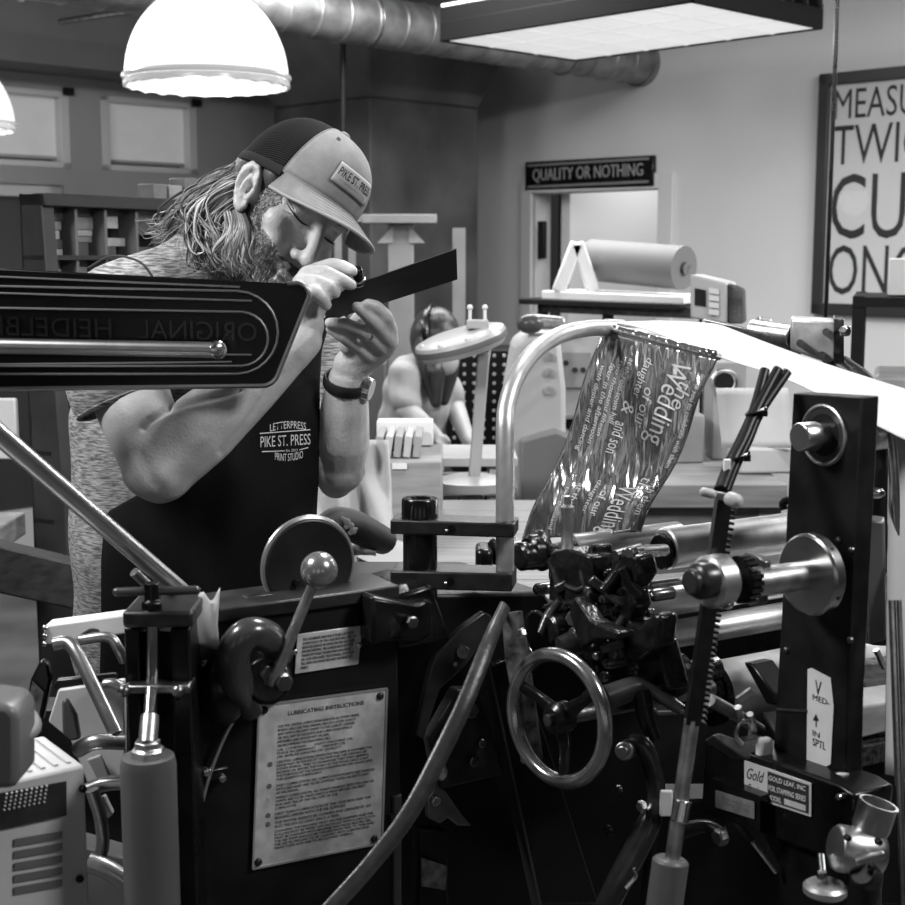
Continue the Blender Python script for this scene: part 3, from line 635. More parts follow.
# ------------------------------------------------------------------ the printing press
A_ = V((.866, .5, 0)); B_ = V((.5, -.866, 0))
F0 = P(258, 705, 1.36)
def fp(px, py, off=0.): return on(px, py, F0+B_*off, B_)
pr_ = thing('printing_press', V((*(F0+A_*.25-B_*.2).xy, 0)), 'black cast iron platen printing press filling the foreground', 'printing press')
press = pr_
def add(m, name, ma, bevel=0, **k): return m.build(name, ma, k.pop('parent', press), bevel=bevel, **k)
zt = fp(300, 597).z
ua = (fp(192, 700)-F0).dot(A_); ub = (fp(398, 700)-F0).dot(A_)
Fq = lambda u, z, off=0: V((F0.x, F0.y, 0)) + A_*u + Z*z + B_*off
BODY = mat('body_black_paint', .008, .4, 0, .5, 18, .06, 120, spec=.3)
add(MB().prism([Fq(ua, 0), Fq(ub+.02, 0), Fq(ub, zt-.004), Fq(ua, zt-.004)], -B_*.06), 'front_casting', BODY, .004)
add(MB().prism([Fq(ua-.004, zt-.014, .006), Fq(ub+.0, zt-.014, .006), Fq(ub+.0, zt, .006), Fq(ua-.004, zt, .006)], -B_*.072), 'top_ledge', mat('worn_ledge_paint', .022, .35, .1, .5, 30), .002)
# engraved instruction plate
def plate(name, px4, th, m, off=.0015):
    pts = [fp(x, y, off) for x, y in px4]
    return pts, add(MB().prism(pts, B_*th), name, m, .0012)
pts, lp_ = plate('instruction_plate', ((252, 868), (381, 842), (386, 688), (258, 705)), .002, PLATE)
lp_['label'] = 'large engraved lubrication plate with four screws'
RIM = mat('plate_rim', .6, .3, .7)
mm = MB()
for p, q in zip(pts, pts[1:]+pts[:1]): mm.bar(p+B_*.0022, q+B_*.0022, .0022, .0016, up=B_)
add(mm, 'plate_border', RIM, 0, parent=lp_)
for x, y in ((264, 710), (380, 696), (258, 862), (374, 839)):
    add(MB().screw(fp(x, y, .0035), B_, .0042, .003), 'screw', mat('dark_screw', .03, .35, .4), 0, parent=lp_)
cor = pts; pc_ = sum(cor, V())/4
ex = (cor[1]-cor[0]).normalized(); ey = (cor[3]-cor[0]).normalized(); pwid = (cor[1]-cor[0]).length; phei = (cor[3]-cor[0]).length
def pt(u, v, off=.0024): return cor[0].lerp(cor[1], u).lerp(cor[3].lerp(cor[2], u), v) + B_*off
ENG = mat('engraving_ink', .12, .6)
text('plate_heading', 'LUBRICATING INSTRUCTIONS', pt(.52, .93), ex, ey, pwid*.58, phei*.026, ENG, lp_, bold=.02, ext=.0003)
para = [
 (.865, .62, .135, 'FOR THE CENTRAL LUBRICATION AND FOR ALL OTHER OILING\nPOINTS ONLY USE PURE MINERAL OILS OF A GOOD QUALITY\nAND WITH A VISCOSITY SUITED TO THE CLIMATE. CHEAPER\nOIL WILL NOT BE ADEQUATE AND LUBRICATION WITH IT\nIMPOSSIBLE AND SHOULD NOT BE USED.\nWE RECOMMEND THE FOLLOWING OILS:'),
 (.72, .58, .06, 'OIL COMPANY       LIGHT MACHINE OIL\nMADE IN GERMANY      MEDIUM OIL\nOR SIMILAR GRADES OF QUALITY'),
 (.645, .74, .125, 'CENTRAL LUBRICATION: WHEN THE MACHINE IS RUNNING THE\nKNOB MUST BE PULLED AT THE PUMP FOR THE CENTRAL OIL\nSYSTEM SEVERAL TIMES TO GUARANTEE THAT EVERY BEARING\nRECEIVES OIL BEFORE THE START OF THE WORK ONCE A DAY\nTHE POSITION OF THE HANDLE IS SHOWN ON THE GAUGE AND\nTHIS QUANTITY IS SUFFICIENT.'),
 (.50, .76, .062, 'DAILY LUBRICATION: ALL LUBRICATION POINTS ARE MARKED\nWITH RED AND ARE TO BE SUPPLIED WITH OIL EACH DAY\nAS WE SHOW.'),
 (.425, .76, .082, 'WEEKLY LUBRICATION: ALL POINTS MARKED WITH YELLOW OR\nWHITE ARE TO BE OILED ONCE A WEEK BEFORE THE FIRST\nRUN AND FILL UP THE OIL CUPS OF THE\nLUBRICATOR.'),
 (.325, .74, .042, 'HALF YEARLY LUBRICATION OF THE GEAR BOX AND THE\nBEARING DRIVER WITH THE OIL SUPPLIED.'),
 (.27, .74, .042, 'THE MOTOR SHOULD BE CLEANED AND GREASED BY AN\nELECTRICIAN AT LEAST ONCE A YEAR.'),
 (.215, .78, .12, 'CLEANING THE MACHINE: DUST ON THE GRIPPERS AND THE\nROLLERS MUST BE WIPED OFF EACH DAY WITH A DRY CLOTH\nMUST BE CLEANED WITH BENZINE AND OILED BEFORE USE.\nTHE AIR PUMP SHOULD BE OPENED FROM TIME TO TIME AND\nTHE AIR FILTERS ARE TO BE CLEANED WITH A BRUSH AND\nOILED THEN AND ARE TO BE CLEANED WEEKLY.')]
for v, wd, hh, s in para:
    text('plate_text', s, pt(.155+wd/2, v-hh/2), ex, ey, pwid*wd, phei*hh, ENG, lp_, bold=.0, ext=.0003, align='LEFT')
for v, r_ in ((.63, .0026), (.495, .0026), (.42, .002), (.315, .0026), (.26, .0026)):
    add(MB().cyl(pt(.1, v, .0018), pt(.1, v, .0026), r_), 'plate_dot', PLATE if r_ < .0025 else ENG, 0, parent=lp_)
pts, sp_ = plate('notice_plate', ((294, 674), (358, 664), (362, 625), (297, 634)), .0015, PLATE)
sp_['label'] = 'small engraved notice plate with two screws'
ex = (pts[1]-pts[0]).normalized(); ey = (pts[3]-pts[0]).normalized(); pc_ = sum(pts, V())/4
text('plate_text', 'THE AUTOMATIC MACHINE IS TO BE SUPPORTED\nALWAYS FULLY ON THE CONCRETE BASE AND THE\nBEDPLATE SHOULD BE EVENLY SEATED AND LEVEL\nBEFORE STARTING. THE GUARDS MUST NEVER BE\nTAKEN OFF WHILE THE MACHINE RUNS OR BE\nOIL CUPS OPEN UNTIL THE FLYWHEEL STOPS AND\nTHE DRIVE DISCONNECTED AND THE BRAKE SET\nFIRMLY.', pc_+B_*.002, ex, ey, (pts[1]-pts[0]).length*.84, (pts[3]-pts[0]).length*.78, ENG, sp_, bold=.01, ext=.0003, align='LEFT')
for x, y in ((295, 652), (359, 645)): add(MB().screw(fp(x, y, .004), B_, .003, .002), 'screw', STEEL, 0, parent=sp_)
# round guard standing on the ledge
gc = fp(310, 566, -.035); gr = (fp(353, 566, -.035)-gc).length
ring = [gc + A_*gr*math.cos(t)+Z*gr*math.sin(t) for t in [math.radians(-52+284*i/44) for i in range(45)]]
add(MB().prism(ring, -B_*.012), 'round_guard', mat('guard_paint', .012, .35, 0, .5, 20), .0025)
add(MB().tube([p+B_*.001-B_*.006 for p in ring], .0035, 8, 1), 'guard_rim', mat('guard_rim_worn', .3, .3, .6))
add(MB().hexbolt(fp(296, 583, -.034), B_, .004, .004), 'bolt', BLK)
add(MB().box(fp(258, 600, -.03)+Z*.003, (.03, .012, .006), rotz(30)), 'hinge_clip', STEELD, .001)
# ball lever and horn knob
pv = fp(273, 680, .05); bl = fp(319, 570, .075)
add(MB().tube([pv-B_*.02, pv, pv.lerp(bl, .5), bl], [.0055, .0062, .0056, .005], 14, 5), 'ball_lever', STEELB)
add(MB().sph(bl, px2m(19, bl.y), seg=32), 'lever_ball', mat('lever_ball_grey', .36, .22, .75, .12, 20))
add(MB().hexbolt(fp(280, 680, .048), B_, .010, .012).hexbolt(fp(267, 672, .04), B_, .011, .01), 'lever_clamp', STEELD, .0012)
add(MB().cyl(fp(268, 680, 0), fp(268, 680, .045), .024), 'lever_boss', BLK, .004)
h = [fp(252, 712, .02), fp(236, 680, .035), fp(234, 652, .045), fp(248, 634, .05), fp(268, 638, .045), fp(282, 656, .03)]
add(MB().tube(h, [.011, .017, .0165, .0155, .0165, .012], 20, 7), 'horn_handle', mat('dark_horn', .04, .25, 0, .3, 30, coat=.3))
add(MB().sph(fp(222, 690, .012), .03, (.9, .9, 1.2), seg=24), 'rounded_cover', BLK)
add(MB().hexbolt(fp(204, 664, .004), B_, .005, .006), 'bolt', STEELB)
# paper strip over the casting edge
def strip(u, v):
    p = fp(199+(-7 if v < .6 else -7+10*(v-.6))+u*28-4*u*v, 600+6*math.cos(u*9)*(1-v)-7*u*(1-v)+45*v+6*v*u, .012+.01*math.sin(v*3.1)); return p
add(MB().grid(strip, 10, 12), 'tape_strip', mat('pale_tape', .36, .55, 0, .1, 20), solid=.0008)
# oil pipe with clamp
add(MB().tube([fp(243, 703, .02), fp(222, 742, .012), fp(205, 790, .01), fp(194, 850, .01), fp(190, 930, .01)], .0022, 10, 6), 'oil_pipe', mat('pipe_chrome', .55, .3, .9))
add(MB().box(fp(212, 774, .006), (.034, .008, .012), rotz(30)), 'pipe_clamp', BLK, .002)
for x, y in ((206, 772), (222, 778)): add(MB().screw(fp(x, y, .012), B_, .0042, .004), 'screw', STEELB)
# post with screw jack at left
pY = 1.27
def vb(x0, x1, y0, y1, Yd, dep, name, m, bev=.002, zlow=None):
    a_, b_ = P(x0, y0, Yd), P(x1, y0, Yd); z1 = a_.z; z0 = P(x0, y1, Yd).z if zlow is None else zlow
    return add(MB().prism([(a_.x, Yd, z0), (b_.x, Yd, z0), (b_.x, Yd, z1), (a_.x, Yd, z1)], (0, dep, 0)), name, m, bev)
vb(124, 190, 632, 900, pY+.03, .04, 'jack_back_plate', BLK, zlow=0)
vb(124, 139, 628, 900, pY, .05, 'jack_side', BLK, zlow=0)
vb(170, 190, 628, 900, pY, .05, 'jack_side', BLK, zlow=0)
vb(122, 192, 612, 628, pY-.012, .08, 'jack_top_plate', mat('worn_black_edge', .014, .4, .1, .6, 60), .003)
add(MB().cyl(P(152, 740, pY), P(153, 612, pY), px2m(6.5, pY)), 'jack_rod', STEEL)
add(MB().lathe(P(153, 614, pY), Z, [(0, 0), (.011, 0), (.011, .012), (.008, .014), (.008, .03), (0, .03)], 6), 'jack_nut', BLK, .001)
add(MB().cap(P(117, 592, pY-.003), P(196, 590, pY+.003), .0042, .0042), 't_handle', mat('worn_handle', .09, .3, .6))
vb(124, 190, 686, 694, pY-.015, .03, 'jack_bridge', STEELD)
for x in (124, 178): add(MB().sph(P(x, 691, pY-.016), .006, seg=12), 'bridge_screw', STEELD)
cy = 1.2; c0 = P(148, 756, cy)
rc = px2m(29, cy)
add(MB().lathe((c0.x, c0.y, .55), Z, [(0, 0), (rc, 0), (rc, c0.z-.558), (rc*.93, c0.z-.55), (0, c0.z-.55)], 48), 'cylinder_barrel', mat('cylinder_grey', .085, .38, 0, .08, 10))
add(MB().lathe(c0, Z, [(.0155, 0), (.0155, .006), (.012, .008), (.012, .014), (0, .014)], 6), 'gland_nut', STEELB, .0008)
add(MB().cyl(c0+Z*.01, P(150, 716, cy+.02), .0085), 'gland_sleeve', STEELB, .001)
add(MB().cyl(c0+Z*.01, P(151, 690, cy+.05), .0055), 'piston_rod', STEEL)
add(MB().box((c0.x, 1.245, .6), (.05, .06, .06)), 'cylinder_bracket', BLK, .003)
# diagonal steel rod and its twin
add(MB().cyl(P(-40, 401, 1.15), P(198, 606, 1.36), .0092, seg=28), 'stay_rod', mat('satin_rod', .5, .3, 1, .1, 30))
add(MB().cyl(P(134, 572, 1.345), P(174, 610, 1.375), .005), 'short_rod', STEELD)
# mirrored embossed black board
PN = (P(150, 330, 1.64), V((.10, -1, 0)).normalized())
pp = lambda x, y, o=0.: on(x, y, PN[0]+PN[1]*o, PN[1])
def arcpts(cx, cy_, r, a0, a1, n=8): return [(cx+r*math.cos(math.radians(a0+(a1-a0)*i/n)), cy_+r*math.sin(math.radians(a0+(a1-a0)*i/n))) for i in range(n+1)]
outl = [(-160, 260)] + [(287, 283.5)] + arcpts(297, 295, 12, -80, 10, 6) + arcpts(262, 369, 17, 15, 90, 6) + [(-160, 391)]
bd = add(MB().prism([pp(*p) for p in outl], -PN[1]*.006), 'feed_board', mat('gloss_black_sheet', .003, .25, 0, .3, 30, spec=.22), .002)
bd['label'] = 'long glossy black board with raised ribs and mirrored lettering'
RIB = mat('rib_glint_metal', .34, .3, .9)  # lamp glints on ribs and rolled edge put into a bright metal tone
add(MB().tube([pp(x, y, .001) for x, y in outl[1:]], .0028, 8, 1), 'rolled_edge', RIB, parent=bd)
def stadium(xr, yt, yb, sl): 
    R = (yb-yt)/2
    return [(-160, yt-sl*160/240*1.0)] + [(xr-R, yt)] + arcpts(xr-R, (yt+yb)/2, R, -88, 88, 12) + [(xr-R, yb), (-160, yb)]
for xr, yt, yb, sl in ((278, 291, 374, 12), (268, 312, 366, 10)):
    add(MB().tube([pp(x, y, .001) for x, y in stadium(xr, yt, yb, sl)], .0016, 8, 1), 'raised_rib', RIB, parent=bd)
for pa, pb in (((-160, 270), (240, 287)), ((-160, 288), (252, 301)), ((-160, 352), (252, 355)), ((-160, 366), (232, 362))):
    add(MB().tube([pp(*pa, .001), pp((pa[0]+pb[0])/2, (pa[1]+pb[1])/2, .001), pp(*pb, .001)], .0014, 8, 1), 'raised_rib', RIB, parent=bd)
xd = (pp(-46, 325)-pp(257, 333)).normalized()
for s_, xa, ya_, xb, yb_ in (('ORIGINAL', 257, 332, 138, 329), ('HEIDELBERG', 112, 328, -46, 325)):
    text('embossed_word', s_, pp((xa+xb)/2, (ya_+yb_)/2, .0012), xd, Z, (pp(xb, yb_)-pp(xa, ya_)).length, px2m(19, 1.64), mat('emboss_black', .028, .22, .8), bd, bold=.0, ext=.003)
add(MB().cyl(P(-150, 343, 1.60), P(216, 350, 1.60), px2m(8, 1.6), seg=24), 'board_rod', mat('satin_rod', .5, .3, 1, .1, 30))
add(MB().screw(P(216, 350, 1.598)+X*.002, (.55, -.8, 0), .0105, .006), 'rod_end_screw', STEEL)
add(MB().bar(P(-150, 330, 1.68), P(-150, 905, 1.6), .08, .03, up=(0, 1, 0)), 'board_hinge', BLK)
# strap hose
add(MB().tube([P(505, 606, 1.44), P(490, 640, 1.38), P(466, 700, 1.33), P(440, 755, 1.30), P(408, 815, 1.27), P(370, 865, 1.25), P(325, 915, 1.23)], [.007, .008, .0088, .0088, .0088, .0085, .0085], 12, 8, flat=.45, up=(0, -1, 0)), 'strap_hose', mat('grey_rubber', .042, .33, 0, .35, 60, .1, 200))
# main frame behind, dark
rb_ = -.10
fb = lambda x, y, o=rb_: fp(x, y, o)
zb1 = fb(430, 650).z
pts = [fb(392, 640), fb(560, 620), fb(770, 600)]
pts = [V((*fb(392, 700).xy, 0)), V((*fb(775, 700).xy, 0)), fb(775, 705), fb(660, 712), fb(568, 628), fb(545, 592), fb(392, 594)]
add(MB().prism(pts, -B_*.2), 'main_frame', BODY, .005)
add(MB().prism([fb(398, 596, .0), fb(432, 585, 0.), fb(452, 640, 0.), fb(398, 650, 0.)], -B_*.1), 'shoulder_block', BLK, .004)
# clamp post block
add(MB().prism([fp(372, 645, .03), fp(415, 640, .03), fp(432, 636, .005), fp(432, 598, .005), fp(415, 605, .03), fp(372, 596, .03)], -B_*.08), 'post_block', BLK, .004)
add(MB().hexbolt(fp(410, 621, .032), B_, .007, .008), 'bolt', STEELD, .001)
# curved slotted lever and latch
lv = [(430, 672), (436, 655), (462, 628), (484, 612), (492, 616), (484, 642), (464, 668), (440, 690), (424, 740), (416, 735)]
add(MB().prism([fp(x, y, .0) for x, y in lv], -B_*.01), 'slotted_lever', mat('lever_grey', .045, .3, .4, .5, 30), .002)
add(MB().cyl(fp(463, 652, .0), fp(463, 652, .006), .0075).cyl(fp(455, 664, 0), fp(455, 664, .004), .003), 'lever_pivot', STEELD, .001)
add(MB().prism([fp(x, y, -.03) for x, y in ((430, 740), (458, 690), (478, 690), (505, 775), (440, 790), (424, 905), (470, 905), (470, 760))][0:5], -B_*.02), 'gusset_plate', mat('gusset_iron', .035, .35, .2, .5, 25), .003)
add(MB().bar(fp(484, 660, -.02), fp(540, 920, -.02), .003, .02, up=B_), 'edge_strip', mat('edge_strip_worn', .12, .3, .7))
add(MB().prism([fp(x, y, -.025) for x, y in ((486, 668), (520, 655), (600, 905), (540, 905))], -B_*.015), 'side_web', BLK, .003)
lt = [(428, 800), (436, 785), (446, 792), (462, 815), (472, 826), (458, 826), (448, 818), (440, 824), (428, 818)]
add(MB().prism([fp(x, y, .0) for x, y in lt], -B_*.008), 'latch', mat('latch_steel', .22, .3, .8, .3, 40), .0015)
add(MB().hexbolt(fp(434, 800, .001), B_, .006, .006), 'bolt', STEELB, .001)
add(MB().sph(fp(440, 772, -.005), .008, (1, .5, 1.3)), 'grease_nipple', STEELB)
pts, _ = plate('small_maker_plate', ((421, 886), (445, 890), (447, 866), (421, 857)), .0015, mat('dull_plate', .16, .4, .4, .6, 80), off=.002)
add(MB().prism([fp(x, y, -.004) for x, y in ((420, 830), (448, 830), (450, 960), (418, 960))], -B_*.02), 'lower_bracket', BODY, .003)
for x, y, r in ((470, 710, .009), (472, 760, .007), (480, 742, .006), (396, 800, .006)):
    add(MB().hexbolt(fp(x, y, -.026), B_, r, .007), 'bolt', STEELD, .001)
add(MB().cyl(fp(396, 795, -.0), fp(396, 905, .0), .006).cyl(fp(396, 812, 0), fp(396, 818, 0), .010), 'grease_cup', mat('dark_brass', .14, .3, .8))
# handwheel
hw = P(558, 718, 1.36); na = -A_
na0 = na; na = V((-.75, -.66, .05)).normalized(); hwo = add(MB().torus(hw, na, .0640, .0075, 64, 16), 'handwheel', mat('worn_rim_steel', .3, .2, .85, .4, 40))
m = MB().lathe(hw-na*.012, na, [(0, 0), (.016, 0), (.016, .018), (.011, .022), (0, .022)], 24)
add(m, 'hub', BLK, .001, parent=hwo)
x_, y_ = perp(na)
for k in range(3):
    t = math.radians(100+120*k); d = x_*math.cos(t)+y_*math.sin(t)
    add(MB().tube([hw+d*.010-na*.004, hw+d*.035-na*.006, hw+d*.064], [.0095, .0065, .0075], 12, 4, flat=.6, up=na), 'spoke', BLK, parent=hwo)
add(MB().lathe(hw+d*.0-na*.0, na, [(0, .01), (.006, .01), (.006, .016), (0, .017)], 6), 'hub_nut', STEELD, parent=hwo)
na = -A_
add(MB().cyl(hw-na*.01, hw-na*.2, .0085), 'handwheel_shaft', STEELD)
# rollers along the press
def roller(x, y, Y, r, L, name, m, s0=0.):
    p = P(x, y, Y); return add(MB().lathe(p+A_*s0, A_, [(0, 0), (r*.92, 0), (r, .002), (r, L-.002), (r*.92, L), (0, L)], 40), name, m)
RS = mat('roller_steel', .72, .42, 1, .2, 25, .02, 400); RG = mat('ink_roller_rubber', .3, .32, .3, .2, 30)
roller(572, 547, 1.62, .0155, .16, 'form_roller', RG)
roller(660, 552, 1.60, .0215, .007, 'roller_flange', BLK)
roller(664, 549, 1.605, .0245, .42, 'form_roller', RS)
roller(640, 606, 1.60, .017, .45, 'vibrator_roller', RS)
roller(640, 640, 1.59, .0165, .45, 'vibrator_roller', RS)
roller(648, 590, 1.66, .01, .45, 'cross_shaft', STEELD)
roller(712, 692, 1.53, .034, .40, 'ink_drum', RS)
roller(706, 694, 1.525, .037, .012, 'drum_gear', OILY)
roller(690, 694, 1.50, .025, .03, 'drum_hub', OILY)
roller(845, 640, 1.66, .018, .3, 'rear_roller', RS); roller(850, 690, 1.66, .018, .3, 'rear_roller', RS)
add(MB().prism([P(560, 590, 1.85), P(930, 560, 2.0), V((*P(930, 560, 2.0).xy, .4)), V((*P(560, 590, 1.85).xy, .4))], (0, .05, 0)), 'rear_casting', BLK, .004)
# roller saddles, arms and bolts: the oily cluster left of the rollers
def aq(x, y, Y): return P(x, y, Y)
def disc(x, y, Y, r, L, name, m, seg=28, prof=None):
    p = P(x, y, Y); pr2 = prof or [(0, 0), (r*.82, 0), (r, r*.18), (r, L), (0, L)]
    return add(MB().lathe(p, A_, pr2, seg), name, m)
disc(492, 552, 1.60, .0155, .03, 'roller_journal', OILY)
disc(505, 551, 1.60, .012, .05, 'journal_neck', STEELD)
disc(518, 557, 1.56, .0165, .02, 'roller_wheel', OILY); disc(527, 553, 1.57, .0205, .014, 'roller_wheel', OILY); disc(536, 551, 1.58, .024, .008, 'roller_wheel', OILY); disc(545, 556, 1.57, .014, .04, 'roller_wheel', OILY)
add(MB().box(P(484, 560, 1.6), (.02, .05, .035)), 'end_cap_block', BLK, .006)
o_ = MB(); b0 = P(568, 552, 1.50)
o_.lathe(P(567, 552, 1.50), Z, [(0, 0), (.0085, 0), (.0085, .004), (.0065, .008), (.0065, .042), (.0075, .044), (.0075, .05), (.004, .053), (.004, .062), (0, .063)], 20)
add(o_, 'oil_cup', STEELB)
def shape(poly, Y, th, name, m, bev=.003, n=None):
    n = n or -A_; c = poly[0]; p0 = P(c[0], c[1], Y); return add(MB().prism([on(x, y, p0, n) for x, y in poly], -n*th), name, m, bev)
shape([(548, 600), (550, 552), (566, 548), (590, 556), (592, 590), (582, 612)], 1.50, .03, 'bearing_block', OILY)
shape([(586, 560), (590, 544), (598, 545), (600, 590), (588, 600)], 1.47, .02, 'saddle_fork', OILY)
shape([(604, 585), (612, 560), (622, 552), (636, 556), (640, 575), (630, 590), (634, 606), (626, 622), (640, 626), (654, 612), (660, 618), (656, 648), (636, 664), (612, 656), (600, 620)], 1.44, .025, 'roller_hook', OILY, .004)
shape([(568, 612), (574, 596), (590, 620), (606, 628), (620, 632), (618, 640), (596, 640), (580, 650)], 1.42, .02, 'cam_arm', OILY, .003)
shape([(540, 606), (550, 602), (566, 600), (572, 612), (556, 632), (542, 632)], 1.50, .03, 'inner_bracket', OILY, .004)
disc(548, 630, 1.44, .016, .03, 'cam_follower', OILY); disc(590, 668, 1.44, .012, .04, 'pivot_boss', OILY)
shape([(610, 660), (655, 640), (668, 690), (640, 700), (612, 690)], 1.46, .03, 'lower_saddle', OILY, .004)
add(MB().tube([P(560, 648, 1.42), P(585, 641, 1.43), P(604, 652, 1.44)], [.012, .0145, .013], 16, 5), 'eccentric_sleeve', mat('greasy_sleeve', .05, .25, .5, .4, 40))
add(MB().tube([P(628, 552, 1.42), P(618, 572, 1.42), P(604, 590, 1.42)], .0065, 12, 4), 'link_pin', OILY)
add(MB().tube([P(622, 568, 1.40), P(630, 582, 1.40), P(640, 594, 1.40)], [.005, .0055, .007], 12, 4), 'spring_plunger', OILY)
add(MB().cyl(P(615, 556, 1.42), P(640, 549, 1.44), .006), 'trip_pin', STEELD)
add(MB().cyl(P(632, 552, 1.45), P(664, 550, 1.56), .007), 'roller_spindle', STEELD)
for x, y, Y, r in ((576, 618, 1.44, .009), (592, 590, 1.44, .006), (596, 606, 1.43, .005), (634, 552, 1.41, .007), (612, 628, 1.4, .008), (646, 655, 1.42, .010), (617, 652, 1.42, .007), (560, 628, 1.44, .006), (524, 632, 1.41, .005), (652, 612, 1.43, .005), (600, 655, 1.42, .005), (606, 676, 1.43, .006)):
    add(MB().hexbolt(P(x, y, Y), -A_+B_*.3, r, .009), 'bolt', mat('oily_bolt', .16, .22, .7), .001)
for x, y, Y, r in ((632, 600, 1.43, .013), (645, 656, 1.425, .018), (572, 618, 1.45, .016), (556, 576, 1.52, .011), (602, 570, 1.45, .01)):
    add(MB().torus(P(x, y, Y), A_, r, r*.2, 28, 8), 'lock_ring', mat('oily_ring', .06, .2, .7))
add(MB().tube([P(512, 612, 1.44), P(517, 655, 1.43), P(524, 700, 1.42), P(532, 760, 1.42)], [.011, .013, .012, .012], 16, 5), 'side_link', mat('chipped_link', .12, .35, .5, .8, 70, .2, 120))
add(MB().hexbolt(P(524, 633, 1.405), -A_, .005, .006), 'bolt', STEELB)
add(MB().torus(P(538, 636, 1.47), A_, .026, .0022, 40, 8), 'thin_ring', mat('oily_ring', .06, .2, .7))
add(MB().tube([P(552, 590, 1.5), P(562, 584, 1.48), P(578, 590, 1.45), P(592, 580, 1.44)], .003, 8, 4), 'oil_line', STEELD)
# crank yoke, links, shafts under the rack
add(MB().tube([P(606, 698, 1.38), P(635, 688, 1.39), P(650, 690, 1.39), P(682, 710, 1.38)], [.013, .012, .0085, .006], 16, 5), 'yoke_arm', mat('yoke_grey', .07, .3, .4, .4, 30))
add(MB().tube([P(640, 690, 1.385), P(647, 720, 1.38), P(655, 740, 1.375)], [.010, .009, .007], 14, 5), 'yoke_drop', BLK)
add(MB().tube([P(630, 742, 1.36), P(644, 746, 1.355), P(654, 775, 1.35), P(656, 800, 1.35), P(646, 830, 1.34), P(620, 880, 1.33), P(600, 920, 1.33)], [.008, .009, .0095, .009, .013, .013, .012], 16, 6), 'bent_link', mat('link_black_worn', .04, .22, .5, .4, 40))
add(MB().cyl(P(630, 748, 1.37), P(624, 751, 1.33), .0095).cyl(P(624, 751, 1.33), P(622, 752, 1.325), .006), 'link_pin', STEELD, .0015)
add(MB().hexbolt(P(644, 806, 1.335), -A_, .006, .006), 'bolt', STEELB)
add(MB().tube([P(626, 888, 1.30), P(636, 876, 1.3), P(634, 868, 1.3)], .002, 8, 4), 'bent_wire', STEEL)
add(MB().cyl(P(665, 686, 1.42), P(712, 668, 1.5), .016), 'gear_shaft', OILY, .002)
disc(636, 684, 1.44, .014, .05, 'gear_hub', OILY); disc(660, 676, 1.44, .0205, .03, 'drive_gear', OILY)
add(MB().tube([P(710, 700, 1.32), P(735, 714, 1.34), P(760, 730, 1.36)], .0065, 12, 4), 'tension_bolt', STEELD)
for x, y in ((740, 715), (752, 722)): add(MB().cyl(P(x-2, y-8, 1.33), P(x+2, y+8, 1.34), .0035), 'tommy_pin', STEELB)
add(MB().tube([P(742, 745, 1.33), P(736, 735, 1.33), P(741, 722, 1.33), P(750, 724, 1.33), P(750, 738, 1.33)], .0022, 8, 6), 'split_ring', STEEL)
add(MB().bar(P(738, 700, 1.33), P(752, 690, 1.33), .006, .006), 'set_pin', STEELB)
sh = [(712, 735), (720, 733), (770, 750), (768, 762), (745, 758)]
shape(sh, 1.34, .03, 'worn_shelf', mat('worn_shelf_iron', .13, .4, .5, .8, 50), .002, n=V((.1, -.9, .5)).normalized())
add(MB().box(P(764, 748, 1.33), (.016, .012, .022), rotz(20)), 'paper_wad', PAPER, .004)
shape([(660, 800), (720, 800), (800, 905), (800, 960), (640, 960)], 1.42, .05, 'lower_casting', BODY, .004, n=V((0, -1, 0)))
shape([(743, 662), (752, 664), (774, 694), (776, 706), (766, 704)], 1.42, .03, 'scraper_blade', BLK, .002)
add(MB().bar(P(752, 664, 1.41), P(773, 690, 1.41), .003, .004), 'blade_edge', STEEL)
add(MB().tube([P(680, 832, 1.34), P(705, 826, 1.34), P(722, 834, 1.33)], [.008, .007, .009], 12, 4), 'trip_arm', BLK)
add(MB().hexbolt(P(724, 836, 1.31), -A_, .009, .01), 'bolt', STEELD, .001)
add(MB().cyl(P(753, 842, 1.30), P(776, 872, 1.30), .0028), 'thin_pin', STEEL)
add(MB().box(P(666, 803, 1.33), (.012, .006, .026)), 'white_tab', PAPER, .001)
for x, y in ((620, 790), (628, 850), (610, 830)): add(MB().hexbolt(P(x, y, 1.46), -A_, .007, .006), 'bolt', OILY, .001)
# small fittings among the roller brackets
random.seed(21)
OB = mat('oily_bolt', .16, .22, .7); OW = mat('oily_worn_iron', .07, .2, .6, .6, 60, .2, 150)
for x, y, Y, r, L in ((556, 566, 1.49, .006, .02), (574, 566, 1.485, .007, .02), (583, 600, 1.43, .0085, .03), (600, 600, 1.425, .006, .03), (611, 612, 1.415, .0055, .03), (624, 640, 1.41, .009, .03), (640, 640, 1.42, .007, .02), (592, 634, 1.41, .0075, .03), (570, 636, 1.42, .009, .03), (552, 614, 1.46, .008, .03), (534, 590, 1.53, .007, .03), (618, 592, 1.41, .0045, .03), (604, 574, 1.43, .005, .03), (650, 596, 1.46, .007, .03), (630, 668, 1.42, .009, .03), (604, 664, 1.42, .0065, .03), (585, 655, 1.42, .006, .03), (655, 630, 1.43, .006, .02)):
    disc(x, y, Y, r, L, 'pin_collar', random.choice((OB, OW, OILY)), 18, [(0, 0), (r*.45, 0), (r*.5, .002), (r*.8, .002), (r, .004), (r, L), (0, L)])
